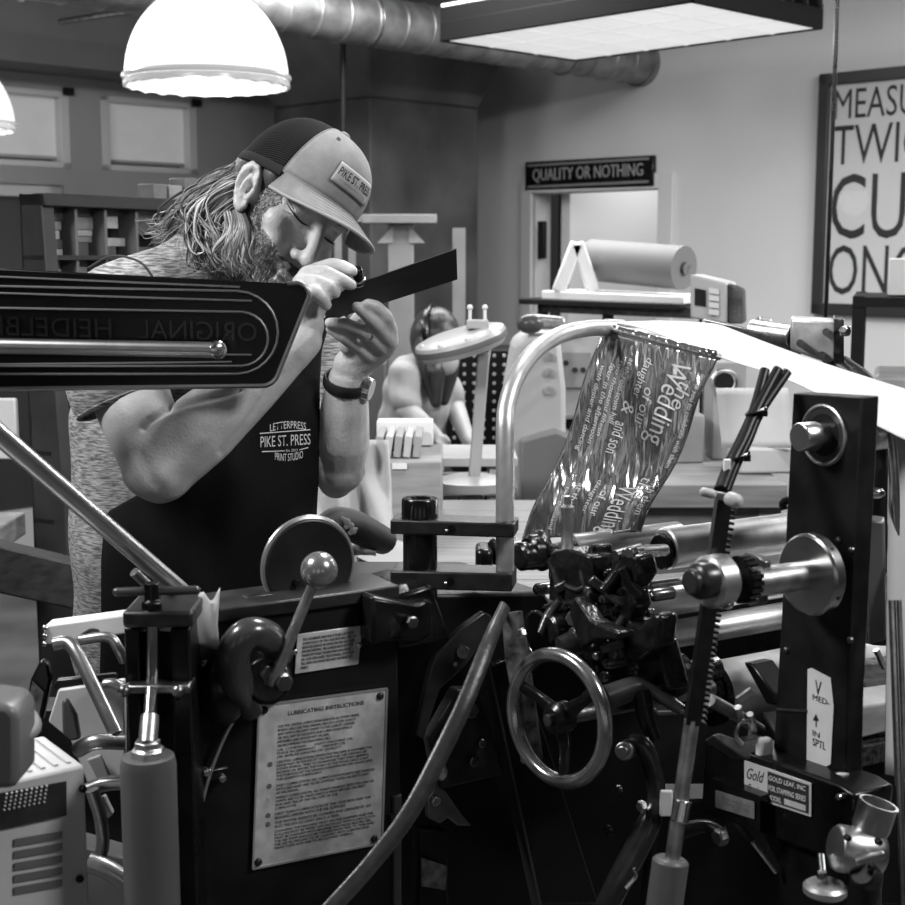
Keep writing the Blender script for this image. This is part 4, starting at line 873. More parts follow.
for pts in (((548, 560, 1.5), (556, 574, 1.49), (560, 592, 1.48)), ((590, 548, 1.46), (584, 572, 1.45), (590, 596, 1.44)), ((606, 594, 1.42), (622, 604, 1.415), (636, 618, 1.42)), ((578, 606, 1.43), (584, 626, 1.41), (600, 640, 1.41)), ((624, 616, 1.41), (616, 634, 1.41), (622, 656, 1.41)), ((560, 600, 1.45), (548, 616, 1.45), (540, 634, 1.44)), ((644, 560, 1.45), (640, 578, 1.44), (632, 590, 1.43))):
    add(MB().tube([P(*p) for p in pts], [.0045, .0055, .0045], 12, 5), 'bracket_rib', OW)
for x, y, Y, a0 in ((566, 584, 1.475, 30), (600, 586, 1.425, -40), (612, 646, 1.405, 15), (636, 610, 1.42, 60)):
    d = V((math.cos(math.radians(a0)), 0, math.sin(math.radians(a0)))); add(MB().bar(P(x, y, Y)-d*.013, P(x, y, Y)+d*.013, .008, .01), 'clamp_link', OW, .002)
# ------------------------------------------------------------------ foil stamping attachment bolted on the press
fa = thing('foil_attachment', V((*P(820, 700, 1.33).xy, .7)), 'foil stamping attachment with black upright, toothed rack, arch tube and clamp bars', 'press attachment')
def add2(m, name, ma, bevel=0, **k): return m.build(name, ma, k.pop('parent', fa), bevel=bevel, **k)
# clamp bars, post and arch tube
CB = mat('clamp_bar_black', .012, .42, .0, .5, 60, .08, 200)
bx = V((.985, -.17, 0)); by = V((.17, .985, 0))
for (x0, y0, x1, y1) in ((390, 527, 514, 531), (390, 580, 512, 583)):
    p0, p1 = P(x0, y0, 1.50), P(x1, y1, 1.478); hgt = px2m(15 if y0 < 550 else 19, 1.49)
    o = add2(MB().prism([p0-Z*hgt/2, p1-Z*hgt/2, p1+Z*hgt/2, p0+Z*hgt/2], by*.042), 'clamp_bar', CB, .002)
    add2(MB().cyl(p0.lerp(p1, .5)+by*.001, p0.lerp(p1, .5)-by*.0005, .0045), 'bolt_recess', BLK, parent=o)
    add2(MB().sph(p0.lerp(p1, .46)-by*.0-Z*.002, .0022, seg=10), 'set_screw', STEEL, parent=o)
pc0 = P(420, 500, 1.516); prr = px2m(17.5, 1.516)
add2(MB().lathe(V((pc0.x, pc0.y, P(420, 612, 1.516).z)), Z, [(0, 0), (prr, 0), (prr, P(420, 515, 1.516).z-P(420, 612, 1.516).z), (0, P(420, 515, 1.516).z-P(420, 612, 1.516).z)], 40), 'clamp_post', mat('post_gloss_black', .005, .2, 0, .3, 20, coat=.1))
zc0 = P(420, 519, 1.516).z; hC = P(420, 498, 1.516).z-zc0
add2(MB().lathe(V((pc0.x, pc0.y, zc0)), Z, [(0, 0), (prr*1.07, 0), (prr*1.07, hC-.002), (prr*1.0, hC), (prr*.62, hC), (prr*.55, hC-.004), (0, hC-.004)], 40), 'post_collar', mat('post_gloss_black', .012, .2))
tr = px2m(9.3, 1.51)
tp_ = [P(505, 575, 1.5), P(505, 500, 1.5), P(505, 432, 1.51), P(507, 405, 1.525), P(517, 376, 1.55), P(535, 351, 1.59), P(560, 335, 1.64), P(588, 328.5, 1.70), P(613, 328, 1.75)]
add2(MB().tube(tp_, tr, 24, 8), 'arch_tube', mat('zinc_tube', .5, .42, .75, .15, 50, .05, 200))
add2(MB().cyl(P(606, 327, 1.747), P(622, 328, 1.77), tr*1.04), 'tube_plug', ALU)
# fold bar
fb0, fb1 = P(604, 327, 1.75), P(719, 357, 1.56)
add2(MB().cyl(fb0, fb1, .004), 'fold_bar', STEEL)
# steel bracket behind the web
o = add2(MB().prism([P(790, 350, 1.75), P(836, 366, 1.72), P(836, 321, 1.72), P(790, 318, 1.75)], (.02, .08, 0)), 'bracket_block', mat('cast_steel_grey', .45, .4, .5, .3, 40, .15, 80), .004)
add2(MB().prism([P(834, 374, 1.71), P(844, 376, 1.70), P(844, 319, 1.70), P(834, 318, 1.71)], (.02, .08, 0)), 'bracket_plate', BLK, .002)
add2(MB().cyl(P(752, 330, 1.8), P(792, 336, 1.76), .014).cyl(P(756, 329, 1.8), P(768, 331, 1.8), .017), 'bracket_spindle', STEELB, .001)
for x, y in ((800, 343), (822, 355), (826, 332)): add2(MB().cyl(P(x, y, 1.745), P(x, y, 1.70), .0045), 'bracket_pin', STEELD)
add2(MB().hexbolt(P(842, 331, 1.70), (.6, -.8, 0), .007, .01), 'bolt', STEEL, .001)
add2(MB().bar(P(700, 330, 1.80), P(800, 352, 1.78), .04, .03), 'bracket_arm', STEELD, .003)
add2(MB().tube([P(838, 370, 1.74), P(870, 400, 1.6), P(880, 470, 1.5), P(880, 640, 1.5)], .02, 12, 4), 'bracket_stay', BLK)
# black upright
UP0 = P(820, 575, 1.30)
up = lambda x, y, o_=0.: on(x, y, UP0-A_*o_, -A_)
UPB = mat('upright_black', .008, .45, .0, .5, 25, .08, 160, spec=.3)
pl4 = [up(770, 800), up(845, 812), up(847, 700), up(862, 397), up(793, 393), up(780, 640)]
upo = add2(MB().prism(pl4, A_*.022), 'upright_plate', UPB, .0015)
bc = up(824, 435)
add2(MB().torus(bc-A_*.0005, -A_, .0275, .0022, 48, 8), 'bearing_ring', STEELB, parent=upo)
add2(MB().lathe(bc, -A_, [(.0262, -.001), (.0262, .001), (.02, .0005), (.0195, -.001), (0, -.001)], 40), 'bearing_seal', mat('bearing_grey', .1, .3, .7), parent=upo)
add2(MB().lathe(bc, -A_, [(0, 0), (.0115, 0), (.0115, .012), (.0135, .012), (.0135, .030), (.0125, .0315), (0, .0315)], 40), 'bearing_shaft', mat('turned_steel', .62, .3, 1, .1, 30), .0004, parent=upo)
for x, y, r in ((851, 550, .003), (786, 650, .003), (850, 640, .003), (838, 540, .003)): add2(MB().screw(up(x, y, .001), -A_, r, .002), 'screw', STEELD, parent=upo)
add2(MB().bar(up(777, 709, .001), up(808, 711, .001), .003, .002, up=(0, 0, 1)), 'scratch_line', STEELD, parent=upo)
add2(MB().tube([up(789, 500, -.004), up(783, 503, .0), up(784, 510, 0)], .004, 8, 3), 'spring_clip', BLK, parent=upo)
# tape label with handwriting
TL = mat('masking_tape_white', .62, .7, 0, .08, 30)
tpx = [(807, 762), (822, 769), (831, 764), (834, 706), (831, 678), (812, 668), (808, 669)]
tpo = add2(MB().prism([up(x, y, .0008) for x, y in tpx], -A_*.0006), 'tape_label', TL); tpo['label'] = 'pale tape label with handwritten marks'
exT = (up(832, 690)-up(810, 690)); exT.z = 0; exT.normalize()
for s, x, y, w_, h_ in (('V', 818, 688, 7, 15), ('MED-', 821, 700, 19, 6), ('IN', 816, 734, 8, 6), ('SPTL', 819, 744, 15, 8)):
    c = up(x, y, .0018); text('handwriting', s, c, exT, Z, px2m(w_, 1.3)*1.25, px2m(h_, 1.3), INK, tpo, bold=-.0, ext=.0002)
add2(MB().bar(up(816, 727, .0018), up(816, 716, .0018), .0009, .0004, up=-A_).prism([up(813, 720, .0016), up(819, 721, .0016), up(816, 714, .0016)], -A_*.0004), 'arrow_mark', INK, parent=tpo)
# flange, shaft, collar, rack
fc = P(806, 575, 1.27)
TURN = mat('turned_flange', .55, .26, 1, .15, 6)
add2(MB().lathe(fc, A_, [(0, 0), (.036, 0), (.0385, .002), (.0385, .012), (0, .012)], 64), 'flange', TURN, .0006)
for k in range(5):
    t = k*1.26+.4; x_, y_ = perp(A_); add2(MB().cyl(fc+(x_*math.cos(t)+y_*math.sin(t))*.0385+A_*.006, fc+(x_*math.cos(t)+y_*math.sin(t))*.0392+A_*.006, .002), 'grub_screw', INK)
sx0 = fc - A_*.055; 
add2(MB().cyl(fc, fc-A_*.075, .0135), 'cross_shaft', STEELB)
cl_ = P(742, 579, 1.235)
add2(MB().prism([on(x, y, P(760, 575, 1.245), -A_) for x, y in ((750, 607), (762, 604), (765, 562), (758, 556), (744, 552), (744, 600))], A_*.008), 'bearing_strap', mat('strap_steel', .14, .3, .7), .0015)
gm = MB(); gp = P(738, 580, 1.22)
for k in range(20):
    t = 2*math.pi*k/20; x_, y_ = perp(A_); d = x_*math.cos(t)+y_*math.sin(t); gm.bar(gp+d*.019-A_*.0, gp+d*.019+A_*.012, .004, .005, up=d)
gm.lathe(gp, A_, [(0, 0), (.0185, 0), (.0185, .012), (0, .012)], 32)
add2(gm, 'pinion', OILY)
kp = P(716, 581, 1.20)
add2(MB().lathe(kp-A_*.012, A_, [(0, 0), (.0205, 0), (.0235, .003), (.0235, .020), (.021, .023), (0, .023)], 40), 'collar', mat('satin_collar', .5, .34, .9, .2, 30))
add2(MB().lathe(P(700, 581, 1.185)-A_*.012, A_, [(0, 0), (.010, 0), (.0112, .0015), (.0112, .006), (.0150, .008), (.0162, .010), (.0162, .024), (0, .024)], 32), 'shaft_knob', mat('knob_black', .03, .28, .2, .4, 30), .0008)
add2(MB().hexbolt(P(729, 603, 1.195), -A_+B_*.4, .0055, .008), 'bolt', STEEL, .0008)
T0, T1 = P(724, 496, 1.235), P(692, 724, 1.215)
dr_ = (T1-T0).normalized(); sd = dr_.cross(V((0, -1, 0))).normalized(); sd = sd if sd.x > 0 else -sd
nb = dr_.cross(sd).normalized()
RKM = mat('rack_black_iron', .008, .32, .3, .5, 60)
m = MB(); m.bar(T0, T1, .013, .014, up=nb)
Lr = (T1-T0).length; nt_ = 40
for k in range(nt_):
    c = T0+dr_*Lr*(k+.5)/nt_ + sd*.0085
    if abs((k+.5)/nt_-.36) < .0: continue
    m.bar(c-nb*.006, c+nb*.006, Lr/nt_*.5, .005, up=sd)
add2(m, 'toothed_rack', RKM)
m = MB()
for k in range(nt_):
    c = T0+dr_*Lr*(k+.5)/nt_ + sd*.0112; m.bar(c-nb*.006, c+nb*.006, Lr/nt_*.42, .0006, up=sd)
add2(m, 'worn_teeth', mat('tooth_tips', .4, .25, .9), kind='stuff')
e0 = P(724, 494, 1.225)
add2(MB().cap(P(704, 492, 1.225), P(712, 494, 1.225), .0042, .0042), 'pin_knob', mat('pin_knob_pale', .42, .4))
add2(MB().cap(P(731, 499, 1.215), P(736, 501, 1.212), .0065, .0065), 'pin_knob', mat('pin_knob_pale', .42, .4))
add2(MB().bar(P(708, 493, 1.23), P(734, 499, 1.22), .006, .006), 'cross_pin', STEELB)
add2(MB().cyl(P(692, 720, 1.215), P(672, 862, 1.20), px2m(8, 1.21)), 'rack_rod', STEELB)
add2(MB().cyl(P(683, 800, 1.205), P(679, 822, 1.20), px2m(9.5, 1.2)), 'rod_sleeve', STEEL, .001)
cd = (P(657, 960, 1.19)-P(671, 858, 1.20)); 
add2(MB().lathe(P(671, 858, 1.20), cd, [(0, 0), (.0135, 0), (.0165, .03), (.0165, 1), (0, 1)], 40, True), 'damper_cylinder', mat('cylinder_grey', .085, .38), .0008)
# name plates and base box
GX0 = up(745, 790, .03)
gq = lambda x, y, o_=0.: on(x, y, GX0-A_*o_, -A_)
add2(MB().prism([gq(700, 812), gq(838, 862), gq(852, 826), gq(855, 795), gq(838, 784), gq(720, 742), gq(705, 745)], A_*.05), 'base_box', BLK, .003)
gpl = [gq(745, 795, .001), gq(812, 817, .001), gq(812, 783, .001), gq(745, 760, .001)]
gpo = add2(MB().prism(gpl, -A_*.0012), 'maker_plate', mat('maker_plate_face', .55, .45, .2, .1, 40), .0004); gpo['label'] = 'maker plate with a script word and three dark lines'
exG = (gpl[1]-gpl[0]).normalized(); eyG = Z
def gpt(u, v, o_=.0014): return gpl[0].lerp(gpl[1], u).lerp(gpl[3].lerp(gpl[2], u), v)-A_*o_
dkm = mat('plate_dark_field', .03, .4)
add2(MB().prism([gpt(.37, .08), gpt(.97, .08), gpt(.97, .92), gpt(.37, .92)], -A_*.0003), 'dark_field', dkm, parent=gpo)
gl_ = (gpl[1]-gpl[0]).length; gh_ = (gpl[3]-gpl[0]).length
text('script_word', 'Gold', gpt(.18, .68), exG, eyG, gl_*.27, gh_*.32, INK, gpo, shear=.4, ext=.0002); text('script_word', 'Series', gpt(.18, .26), exG, eyG, gl_*.27, gh_*.25, INK, gpo, shear=.4, ext=.0002)
for s, v in (('GOLD LEAF, INC', .76), ('FOIL STAMPING SERIES', .48)): text('plate_line', s, gpt(.66, v, .002), exG, eyG, gl_*.54, gh_*.15, WHITE, gpo, ext=.0002)
text('plate_line', 'MODEL', gpt(.48, .2, .002), exG, eyG, gl_*.2, gh_*.14, WHITE, gpo, ext=.0002)
add2(MB().prism([gpt(.62, .13, .0016), gpt(.93, .13, .0016), gpt(.93, .3, .0016), gpt(.62, .3, .0016)], -A_*.0003), 'blank_field', PLATE, parent=gpo)
GX1 = up(716, 800, .045); g2 = lambda x, y, o_=0.: on(x, y, GX1-A_*o_, -A_)
add2(MB().prism([g2(712, 815), g2(760, 832), g2(760, 796), g2(712, 778)], A_*.02), 'plate_backing', BLK)
gs = add2(MB().prism([g2(716, 807, .001), g2(755, 819, .001), g2(755, 802, .001), g2(716, 790, .001)], -A_*.001), 'serial_plate', mat('dull_serial_plate', .2, .45, .3, .3, 60)); 
for k in (.35, .65):
    a0 = g2(720, 807-17*k+1, .0022); a1 = g2(751, 817-17*k+1, .0022); text('serial_line', 'SERIAL NO' if k > .5 else 'TYPE  FOIL', (a0+a1)/2, (a1-a0).normalized(), Z, (a1-a0).length*.9, .0035, ENG, gs, ext=.0002)
add2(MB().prism([up(832, 778, .004), up(848, 780, .004), up(850, 773, .004), up(840, 772, .004)], -A_*.006), 'chipped_corner', mat('chipped_white', .6, .5), .001)
add2(MB().screw(up(839, 797, .033), -A_, .003, .003), 'screw', STEEL)
add2(MB().prism([V((*up(780, 800, .02).xy, .3)), V((*up(848, 800, .02).xy, .3)), up(848, 830, .02), up(780, 820, .02)], A_*.05), 'attachment_leg', BLK, .003)
# pipe fitting and round knob at lower right
PF = mat('chrome_fitting', .42, .34, 1, .3, 30)
q0, q1 = P(868, 836, 1.17), P(879, 803, 1.17); dq = (q1-q0)
add2(MB().lathe(q0, dq, [(0, 0), (.0145, 0), (.0165, .3), (.0165, .97), (.0172, 1.0), (.0150, 1.0), (.0145, .35), (0, .3)], 36, True), 'fitting_cup', PF)
q2 = P(860, 852, 1.16)
add2(MB().lathe(q2-V((.022, 0, -.004)), (1, .15, -.2), [(0, 0), (.018, 0), (.0205, .004), (.0205, .036), (.018, .042), (0, .042)], 28), 'fitting_elbow', PF, .001)
add2(MB().cyl(P(862, 872, 1.14), P(870, 878, 1.15), .012), 'fitting_foot', BLKM, .002)
add2(MB().bar(P(856, 862, 1.135), P(884, 854, 1.135), .006, .006), 'fitting_clip', STEELB, .001)
for x, y in ((848, 838), (872, 868), (879, 842)): add2(MB().screw(P(x, y, 1.135), (.2, -1, .1), .003, .003), 'screw', BLK)
add2(MB().tube([P(868, 860, 1.18), P(865, 890, 1.2), P(850, 950, 1.22)], .014, 14, 4), 'fitting_pipe', BLKM)
add2(MB().lathe(P(825, 894, 1.15), Z, [(0, 0), (.017, 0), (.019, .002), (.019, .007), (.016, .0095), (0, .0095)], 36), 'brass_knob', mat('worn_brass_grey', .4, .35, .7, .3, 60))
add2(MB().cyl(P(823, 890, 1.15)+Z*.01, P(821, 855, 1.17), .003).hexbolt(P(822, 878, 1.15), Z, .005, .006), 'knob_stem', STEEL)
# rails at the right edge
add2(MB().cyl(P(892, 600, 1.25), P(905, 960, 1.2), .0035), 'edge_rail', STEEL); add2(MB().cyl(P(899, 600, 1.27), P(912, 960, 1.22), .0025), 'edge_rail', STEELB)
add2(MB().tube([P(866, 430, 1.36), P(888, 430, 1.38), P(892, 440, 1.38), P(896, 500, 1.38), P(894, 560, 1.4), P(884, 590, 1.42)], .004, 10, 5), 'film_guide', STEELB)
add2(MB().cyl(P(862, 437, 1.38), P(886, 433, 1.44), .016), 'guide_roller', STEELB, .001)
add2(MB().sph(P(875, 493, 1.33), .0085, (1.15, .7, .65)).cyl(P(875, 494, 1.335), P(868, 496, 1.36), .004), 'oval_knob', STEEL)
add2(MB().prism([P(867, 520, 1.37), P(884, 522, 1.37), P(886, 640, 1.37), P(868, 645, 1.37)], (.01, .03, 0)), 'side_bar', mat('side_bar_grey', .12, .4, .4), .002)
add2(MB().tube([P(852, 712, 1.3), P(853, 690, 1.3), P(862, 697, 1.29)], .0022, 8, 4), 'wire_hook', STEEL)
add2(MB().bar(P(858, 668, 1.40), P(900, 662, 1.42), .02, .012).bar(P(858, 682, 1.4), P(900, 676, 1.42), .02, .008), 'cross_rail', STEELB, .002)
add2(MB().cyl(P(876, 650, 1.39), P(884, 668, 1.39), .0035), 'rail_pin', STEEL)
o = add2(MB().prism([P(850, 742, 1.45), P(905, 728, 1.5), P(905, 700, 1.5), P(850, 708, 1.45)], (0, .2, 0)), 'wooden_block', WOODM, .003)
add2(MB().prism([P(850, 770, 1.44), P(910, 758, 1.5), P(910, 738, 1.5), P(850, 748, 1.44)], (0, .2, 0)), 'chain_cover', mat('chain_black', .03, .3, .3, .9, 160, .5, 260), .002)
add2(MB().prism([P(800, 905, 1.5), P(960, 905, 1.5), P(960, 745, 1.5), P(800, 770, 1.5)], (0, .2, 0)), 'right_casting', BODY, .003)
# cable bundle
cb = thing('cable_bundle', P(722, 480, 1.26), 'bundled black cables tied with cable ties rising to the white web', 'cables')
path = [(778, 370, 1.335), (757, 410, 1.31), (744, 440, 1.29), (733, 462, 1.275), (722, 490, 1.25)]
for k, (dx, dy) in enumerate(((-4, 0), (4, 2), (0, -1))):
    fan = [(-9, -3), (5, 3), (0, 0)][k]
    MB().tube([P(x+dx*(.8 if i else 1)+(fan[0] if i == 0 else 0), y+dy, Yv-(.003 if k == 2 else 0)) for i, (x, y, Yv) in enumerate(path)], .0048, 12, 6).build('cable', mat('cable_sheath', .008, .4, spec=.35), cb)
for x, y, Yv in ((756, 411, 1.305), (739, 456, 1.275)):
    d = V((.12, 0, -.3)).normalized(); t = MB().torus(P(x, y, Yv), d, .0095, .0016, 28, 8); t.build('cable_tie', BLK, cb)
    MB().box(P(x+8, y+2, Yv-.004), (.006, .005, .006)).build('tie_head', BLK, cb)
MB().box(P(727, 466, 1.262), (.006, .006, .012)).build('tie_tag', PAPER, cb)
# ------------------------------------------------------------------ foil web (one film, hanging strip + flat white run)
fw = thing('foil_web', P(660, 345, 1.66), 'shiny printed foil film folded over a bar, its pale run leading right', 'foil film')
c00, c10, c01, c11 = P(604, 329, 1.748), P(719, 358, 1.558), P(524, 540, 1.76), P(640, 532, 1.60)
fn_ = (c10-c00).cross(c01-c00).normalized(); fn_ = fn_ if fn_.y < 0 else -fn_
def film(u, v):
    p = c00.lerp(c10, u).lerp(c01.lerp(c11, u), v)
    r = .0035*math.sin(u*21+v*1.5)*(.3+.7*v)*(1-.5*max(0, 1-abs(u-.55)*2.2)) + .006*(math.sin(v*7.4+.7)-math.sin(.7)*(1-v))*min(1, v*4)*min(1, (1-v)*5)
    return p+fn_*r
FOIL = bpy.data.materials.new('mirror_foil'); FOIL.use_nodes = True; nt = FOIL.node_tree; b = nt.nodes['Principled BSDF']
b.inputs['Metallic'].default_value = .9; b.inputs['Roughness'].default_value = .17; b.inputs['Base Color'].default_value = (.5, .5, .5, 1)
tc = nt.nodes.new('ShaderNodeTexCoord'); mp = nt.nodes.new('ShaderNodeMapping'); n1 = nt.nodes.new('ShaderNodeTexNoise'); bp = nt.nodes.new('ShaderNodeBump')
mp.inputs['Rotation'].default_value = (0, math.radians(-18), 0); mp.inputs['Scale'].default_value = (26, 14, 2.6)
n1.inputs['Scale'].default_value = 2.2; n1.inputs['Detail'].default_value = 2.2
bp.inputs['Strength'].default_value = .55; bp.inputs['Distance'].default_value = .02
nt.links.new(tc.outputs['Object'], mp.inputs[0]); nt.links.new(mp.outputs[0], n1.inputs[0]); nt.links.new(n1.outputs[0], bp.inputs['Height']); nt.links.new(bp.outputs[0], b.inputs['Normal'])
fs = MB().grid(film, 40, 50).build('hanging_strip', FOIL, fw, solid=.0006)
FL = mat('stamped_letter', .6, .5, .2)
def ftext(s, u, v0, v1, h, shear=.35):
    a0, a1 = film(u, v0), film(u, v1); xd = (a1-a0).normalized(); yd = ((c10-c00)-xd*(c10-c00).dot(xd)).normalized()
    me, o_, x, y, z, uu, vv, _ = text_mesh(s, (a0+a1)/2, xd, yd, (a1-a0).length, h, shear=shear)
    us = u + vv/(c10-c00).length; vs_ = v0+(uu/(a1-a0).length+.5)*(v1-v0)
    co = np.array([film(float(a_), float(b_))+fn_*.0012 for a_, b_ in zip(us, vs_)])
    me.vertices.foreach_set('co', co.ravel()); me.materials.clear(); me.materials.append(FL); me.update(); link(me, 'stamped_text', fs)
W_ = (c10-c00).length
ftext('invite you to celebrate with them', .955, .1, .62, W_*.05)
ftext('the', .86, .16, .30, W_*.13); ftext('Wedding', .74, .08, .5, W_*.2)
ftext('of our', .60, .22, .42, W_*.1); ftext('&', .46, .30, .36, W_*.1); ftext('daughter', .49, .08, .28, W_*.09); ftext('and son', .44, .40, .56, W_*.10)
for s, u, a0, a1 in (('at the old town hall', .36, .10, .42), ('two thousand fifteen', .28, .12, .48), ('four in the afternoon', .21, .14, .52), ('with dinner and dancing', .13, .16, .56)): ftext(s, u, a0, a1, W_*.05)
ftext('the', .86, .68, .80, W_*.13); ftext('Wedding', .72, .74, 1.0, W_*.2); ftext('of our', .58, .76, .9, W_*.09)
for s, u, a0, a1 in (('daughter', .46, .7, .88), ('at the old', .34, .72, .92), ('two thousand', .22, .74, .96), ('with them', .95, .68, .9)): ftext(s, u, a0, a1, W_*.055)
w00, w10 = P(613, 322.5, 1.752), P(716, 353, 1.56)
WB = mat('web_back_white', .46, .5, 0, .03, 60)
def web(u, v):
    e0 = P(613, 322.5, 1.752).lerp(P(719, 324, 1.77), v*2.2) if v < .4545 else P(719, 324, 1.77).lerp(P(960, 408, 1.45), (v-.4545)/.5455)
    e1 = P(716, 353, 1.56).lerp(P(800, 388, 1.44), v*2.2) if v < .4545 else P(800, 388, 1.44).lerp(P(960, 462, 1.27), (v-.4545)/.5455)
    return e0.lerp(e1, u)+Z*.003*math.sin(u*5+v*7)
MB().grid(web, 12, 30).build('flat_run', WB, fw, solid=.0008)
MB().grid(lambda u, v: P(889+45*u-4*v, 424+350*v+10*u, 1.40+.05*u-.08*v), 4, 16).build('descending_run', WB, fw, solid=.0008)
def fold(u, v):
    t = v*math.pi*.55; c = fb0.lerp(fb1, u); return c + Z*.006*math.cos(t) + V((-.006*math.sin(t), 0, 0))
MB().grid(fold, 8, 8).build('fold', FOIL, fw, solid=.0006)
# ------------------------------------------------------------------ delivery tray and controller box at lower left
dt = thing('delivery_tray', V((*P(90, 720, 1.45).xy, .7)), 'white delivery tray with bent steel tubes beside the grey cylinder', 'tray')
def pz(poly, Yd, dep, name, m, bev=.002, par=dt): return MB().prism([P(x, y, Yd) for x, y in poly], (0, dep, 0)).build(name, m, par, bevel=bev)
WT = mat('tray_white', .62, .4, 0, .05, 20)
bar_ = pz([(46, 645), (44, 626), (126, 615), (126, 634)], 1.5, .03, 'white_bar', WT)
MB().tube([P(82, 635, 1.498), P(91, 630, 1.498), P(99, 632, 1.498), P(90, 637, 1.498), P(82, 635, 1.498)], .0018, 8, 4).build('bar_slot', INK, bar_)
for y in (628, 636, 644): MB().sph(P(45, y, 1.5), .0035, seg=8).build('bar_pin', STEEL, bar_)
STB = mat('bent_tube_steel', .4, .32, .9, .2, 40)
MB().tube([P(54, 644, 1.47), P(68, 643, 1.47), P(78, 655, 1.46), P(96, 692, 1.44), P(116, 734, 1.42)], .0075, 14, 6).build('bent_tube', STB, dt)
MB().tube([P(80, 640, 1.49), P(108, 637, 1.49), P(118, 648, 1.49), P(124, 660, 1.5)], .006, 12, 5).build('bent_tube', STB, dt)
MB().tube([P(78, 750, 1.42), P(95, 742, 1.41), P(124, 742, 1.42)], .0085, 14, 5).build('bent_tube', STB, dt)
MB().tube([P(88, 790, 1.42), P(104, 784, 1.42), P(126, 782, 1.42)], .008, 14, 5).build('bent_tube', STB, dt)
MB().tube([P(92, 790, 1.40), P(101, 820, 1.40), P(102, 850, 1.40), P(90, 870, 1.4)], .007, 14, 5).build('bent_tube', STB, dt)
MB().tube([P(88, 862, 1.36), P(105, 868, 1.36), P(124, 880, 1.36)], .010, 14, 5).build('bent_tube', STB, dt)
MB().tube([P(104, 685, 1.46), P(114, 684, 1.46), P(124, 690, 1.46)], .0065, 12, 5).build('bent_tube', STB, dt)
pz([(48, 722), (58, 690), (124, 680), (126, 780), (88, 786), (70, 740)], 1.47, .01, 'white_sheet_guide', WT)
pz([(86, 760), (100, 755), (112, 780), (100, 785)], 1.46, .006, 'sheet_stop', mat('stop_grey', .3, .5))
pz([(24, 712), (30, 680), (40, 660), (47, 663), (51, 680), (42, 722)], 1.40, .012, 'dark_fin', BLK, .003)
MB().prism([P(x, y, 1.398) for x, y in ((25, 712), (39, 716), (44, 692), (33, 681))], (0, -.002, 0)).build('fin_plate', mat('dull_plate', .16, .4, .4, .6, 80), dt)
pz([(62, 735), (61, 702), (66, 699), (76, 716), (80, 740), (70, 742)], 1.43, .01, 'dark_fin', mat('fin_grey', .08, .3), .003)
pz([(52, 690), (56, 680), (116, 674), (116, 682)], 1.475, .01, 'dark_strip', BLK)
pz([(96, 800), (104, 796), (113, 815), (104, 822)], 1.42, .01, 'pale_clip', WHITE)
pz([(60, 920), (60, 840), (128, 860), (128, 920)], 1.46, .05, 'tray_floor', GREYP)
MB().box((P(88, 800, 1.52).x, 1.52, .5), (.16, .05, 1.0)).build('tray_stand', BLK, dt)
cbx = thing('controller_box', V((*P(40, 850, 1.15).xy, P(40, 950, 1.15).z)), 'white vented controller box with a dark display in the bottom left corner', 'control box')
cA = V((.80, .60, 0)); cB = V((-.6, .8, 0))
bp0 = P(90, 905, 1.22)-Z*.06
CXM = mat('controller_white', .5, .45, 0, .1, 8)
top = P(90, 765, 1.22).z; hgt = top-bp0.z
cw_ = .22; bo = V((bp0.x, bp0.y, bp0.z))
MB().prism([bo, bo-cA*cw_, bo-cA*cw_+Z*hgt, bo+Z*hgt], cB*.10).build('case', CXM, cbx, bevel=.003)
bq = lambda x, y, o_=.0: on(x, y, bo-cB*o_, -cB)
MB().prism([bq(-40, 838, .001), bq(66, 815, .001), bq(66, 781, .001), bq(-40, 800, .001)], -cB*.0015).build('display', mat('display_dark', .03, .25, 0, .5, 30), cbx)
for r_ in range(5):
    for c_ in range(9): MB().sph(bq(4+c_*5+r_*.7, 810-c_*1.0-r_*4, .003), .0012, seg=6).build('display_dot', mat('display_dot', .5, .4), cbx)
for k in range(5): MB().prism([bq(14, 846+k*12, .001), bq(62, 838+k*12, .001), bq(62, 831+k*12, .001), bq(14, 839+k*12, .001)], -cB*.001).build('vent', mat('vent_grey', .12, .5), cbx)
for x, y in ((83, 789), (80, 879)): MB().screw(bq(x, y, .002), -cB, .0035, .003).build('screw', BLK, cbx)
for k in range(12): MB().bar(bo+Z*(hgt+.001)-cA*(.01+.012*k)+cB*.012, bo+Z*(hgt+.001)-cA*(.01+.012*k)+cB*.09, .004, .002).build('top_rib', CXM, cbx)
MB().prism([P(x, y, 1.05) for x, y in ((-30, 792), (14, 790), (18, 780), (18, 716), (8, 705), (-30, 700))], (0, .05, 0)).build('side_module', mat('module_grey', .13, .35), cbx, bevel=.006)
MB().tube([P(14, 742, 1.07), P(34, 728, 1.10), P(26, 712, 1.12), P(4, 712, 1.12)], .006, 12, 5).build('carry_loop', mat('loop_grey', .2, .4), cbx)
